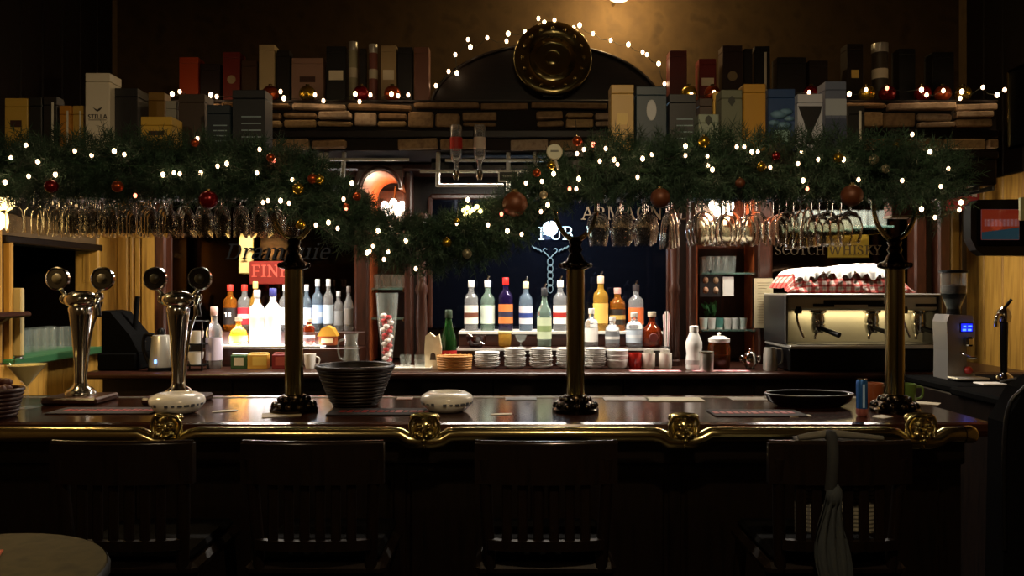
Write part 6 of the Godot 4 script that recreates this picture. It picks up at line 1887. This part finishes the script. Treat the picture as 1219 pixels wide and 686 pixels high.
# ---------------------------------------------------------------- right end of the room
func build_right_side():
	# dark side counter with grinder and chrome tap
	var sc := thing("side_counter", "dark counter running along the right wall under the television", "counter", Vector3(2.57, 0, -3.86))
	part("body", boxm(Vector3(0.8, 1.08, 1.0), 0.006, Vector3(0.0, 0.54, 0)), M.dark_v, sc)
	part("top", boxm(Vector3(0.84, 0.04, 0.5), 0.01, Vector3(-0.02, 1.1, 0.26)), M.black_matt, sc)
	part("rear_top", boxm(Vector3(0.8, 0.04, 0.52), 0.01, Vector3(0.0, 1.1, -0.255)), M.black_matt, sc)
	var d := 4.2
	var gr := thing("coffee_grinder", "silver coffee grinder with a blue lit display", "grinder", Vector3(wx(1135, d), 1.121, -d))
	part("body", prismm([V(-0.07, 0), V(0.075, 0), V(0.075, 0.03), V(0.03, 0.05), V(0.025, 0.17), V(0.07, 0.2), V(0.078, 0.27), V(0.06, 0.335), V(-0.06, 0.34), V(-0.075, 0.3), V(-0.068, 0.15)], -0.07, 0.07), mat(Color("8f8c88"), 0.35, 0.6), gr)
	part("display_screen", boxm(Vector3(0.068, 0.05, 0.006), 0.003, Vector3(0.028, 0.272, 0.072)), mat(Color("101a50"), 0.2), gr)
	for k in [[-0.012, 0.006, 0.014, 0.008], [0.016, 0.008, 0.02, 0.006], [-0.014, -0.012, 0.018, 0.01], [0.014, -0.012, 0.018, 0.01]]:
		part("display_light", boxm(Vector3(k[2], k[3], 0.003), 0.0, Vector3(0.028 + k[0], 0.272 + k[1], 0.0765)), glow(Color(0.3, 0.5, 1.0), 2.2), gr)
	part("display_backlight", boxm(Vector3(0.06, 0.042, 0.001), 0.0, Vector3(0.028, 0.272, 0.0755)), glow(Color(0.1, 0.15, 0.9), 0.9), gr)
	omni(gr, Vector3(0.028, 0.272, 0.09), 0.0012, Color(0.35, 0.5, 1.0), 0.02)
	part("hopper", lathem([V(0.03, 0.36), V(0.05, 0.42), V(0.062, 0.45), V(0.064, 0.56)], 24), M.glass_b, gr)
	part("hopper_collar", lathem([V(0.03, 0.335), V(0.035, 0.345), V(0.032, 0.375), V(0.062, 0.45), V(0.058, 0.452), V(0.0, 0.38)], 24), M.black, gr)
	part("hopper_lid", lathem([V(0.07, 0.56), V(0.07, 0.572), V(0, 0.576)], 24), M.black, gr)
	part("beans", lathem([V(0.0, 0.4), V(0.045, 0.425), V(0.058, 0.46), V(0.06, 0.49), V(0, 0.5)], 20), mat(Color("2a160c"), 0.6), gr)
	part("spout", boxm(Vector3(0.04, 0.05, 0.06), 0.01, Vector3(0.03, 0.2, 0.08)), M.chrome, gr)
	part("fork", tubem([Vector3(0.0, 0.14, 0.07), Vector3(0.01, 0.12, 0.13), Vector3(0.05, 0.12, 0.13)], 0.007), M.chrome, gr)
	part("doser_knob", ballm(0.022, 12), paint("8a1c16", 0.3), gr, Vector3(0.03, 0.05, 0.085))
	part("tray", boxm(Vector3(0.17, 0.012, 0.1), 0.004, Vector3(0.01, 0.012, 0.12)), M.steel, gr)
	var tp := thing("soda_tap", "chrome soda tap on the side counter under the television", "tap", Vector3(wx(1198, 4.1), 1.121, -4.12))
	part("foot", lathem([V(0, 0), V(0.045, 0), V(0.04, 0.02), V(0.018, 0.04), V(0, 0.04)], 20), M.chrome, tp)
	part("pillar", tubem([Vector3(0, 0.03, 0), Vector3(0, 0.3, 0)], [0.016, 0.02], 12), M.black, tp)
	part("valve", lathem([V(0, 0.29), V(0.03, 0.3), V(0.036, 0.33), V(0.03, 0.36), V(0.012, 0.38), V(0, 0.38)], 18), M.chrome, tp)
	part("spout", tubem(smooth_path([Vector3(0, 0.33, 0.0), Vector3(-0.05, 0.34, 0.04), Vector3(-0.075, 0.32, 0.06), Vector3(-0.078, 0.28, 0.06)], 4), 0.011, 10), M.chrome, tp)
	part("lever", tubem([Vector3(0, 0.37, 0), Vector3(0.02, 0.42, 0.03)], 0.008, 8), M.black, tp)
	var tr := thing("small_tray", "small pale tray on the side counter beside the grinder", "tray", Vector3(wx(1170, 3.98), 1.121, -3.92))
	part("base", boxm(Vector3(0.12, 0.008, 0.09), 0.003, Vector3(0, 0.004, 0)), M.white, tr)
	part("handle", tubem([Vector3(0.05, 0.012, 0.0), Vector3(0.12, 0.03, 0.02)], 0.008), M.dull_steel, tr)
	# television on the right wall
	var tv := thing("television", "old black television on the right wall showing a red picture", "television", P(1200, 271, 4.25))
	part("case", prismm([V(-0.2, 0.12), V(-0.16, 0.15), V(0.24, 0.155), V(0.24, -0.155), V(-0.13, -0.15), V(-0.17, -0.12), V(-0.2, -0.06)], -0.07, 0.0), M.black, tv)
	part("bezel", boxm(Vector3(0.27, 0.2, 0.012), 0.005, Vector3(-0.03, 0.0, 0.004)), M.black_matt, tv)
	var scr := part("screen", boxm(Vector3(0.205, 0.165, 0.006), 0.002, Vector3(-0.05, 0.015, 0.012)), M.screen, tv)
	scr.set_meta("label", "dim screen with a red and teal picture")
	omni(tv, Vector3(-0.05, 0.015, 0.03), 0.004, Color(1.0, 0.4, 0.25), 0.05)
	part("wall_bracket", boxm(Vector3(0.3, 0.05, 0.05), 0.004, Vector3(0.15, 0.0, -0.09)), M.black, tv)
	var wv := thing("white_board", "pale narrow board beside the television at the right edge", "board", P(1217, 249, 4.15))
	part("sheet", boxm(Vector3(0.03, 0.12, 0.02), 0.003), paint("a8b088"), wv)
	part("bracket", boxm(Vector3(0.32, 0.015, 0.015), 0.0, Vector3(0.17, 0, 0)), M.black, wv)
	# framed picture, red poster and brass strip on the walls
	var fp := thing("framed_picture", "dark framed picture with a brass edge on the right wall", "picture", Vector3(2.985, wy(130, 4.7), -4.55))
	part("board", boxm(Vector3(0.02, 0.46, 0.36), 0.004), M.black, fp)
	for s in [-1.0, 1.0]:
		part("frame", boxm(Vector3(0.03, 0.46, 0.018), 0.004, Vector3(-0.005, 0, 0.18 * s)), M.brass, fp)
		part("frame", boxm(Vector3(0.03, 0.018, 0.36), 0.004, Vector3(-0.005, 0.23 * s, 0)), M.bronze, fp)
	var rp := thing("red_poster", "red and white poster behind the right end of the garland", "poster", P(1146, 222, 4.8))
	part("sheet", boxm(Vector3(0.2, 0.29, 0.006), 0.0), paint("7a1416", 0.6), rp)
	for k in [[0.05, 0.03, 0.04, 0.09], [0.07, -0.04, 0.03, 0.05], [-0.02, 0.1, 0.05, 0.02]]:
		part("white_print", boxm(Vector3(k[2], k[3], 0.001), 0.0, Vector3(k[0], k[1], 0.0035)), paint("a89a90", 0.6), rp)
	part("batten", boxm(Vector3(0.2, 0.03, 0.04), 0.0, Vector3(0, 0.1, -0.022)), M.dark_v, rp)
	var rb := thing("red_box", "dark red box with a white foot band under the garland's end", "box", P(1077, 246, 3.75))
	part("carton", boxm(Vector3(0.16, 0.1, 0.08), 0.003), paint("7c1416", 0.5), rb)
	part("band", boxm(Vector3(0.164, 0.012, 0.084), 0.002, Vector3(0, -0.05, 0)), paint("c8b8a0", 0.5), rb)
	part("hanger", tubem([Vector3(0, 0.05, 0.0), Vector3(0, 0.1, 0.12), Vector3(0, 0.11, 0.28)], 0.006), M.black, rb)
	# wooden arm shelf on the yellow wall at the left edge
	var ar := thing("wall_bracket_shelf", "dark red wooden bracket shelf on the yellow wall at the left edge", "shelf", Vector3(-2.648, wy(374, 4.15), -3.98))
	part("board", boxm(Vector3(0.14, 0.03, 0.3), 0.01, Vector3(0.07, 0, 0)), M.wood_h, ar)
	part("bracket", prismm([V(0, -0.015), V(0.11, -0.015), V(0, -0.09)], -0.015, 0.015), M.wood_h, ar)
	var pn := thing("pale_post", "pale post at the near jamb of the side opening", "post", Vector3(-2.6, 1.2, -4.16))
	part("pale_strip", boxm(Vector3(0.05, 0.36, 0.03), 0.006, Vector3(0, 0.22, 0)), paint("b0a070", 0.6), pn)
	part("spiral_foot", lathem([V(0, 0), V(0.022, 0.0), V(0.016, 0.015), V(0.024, 0.03), V(0.016, 0.04), V(0, 0.04)], 14), M.dull_steel, pn)
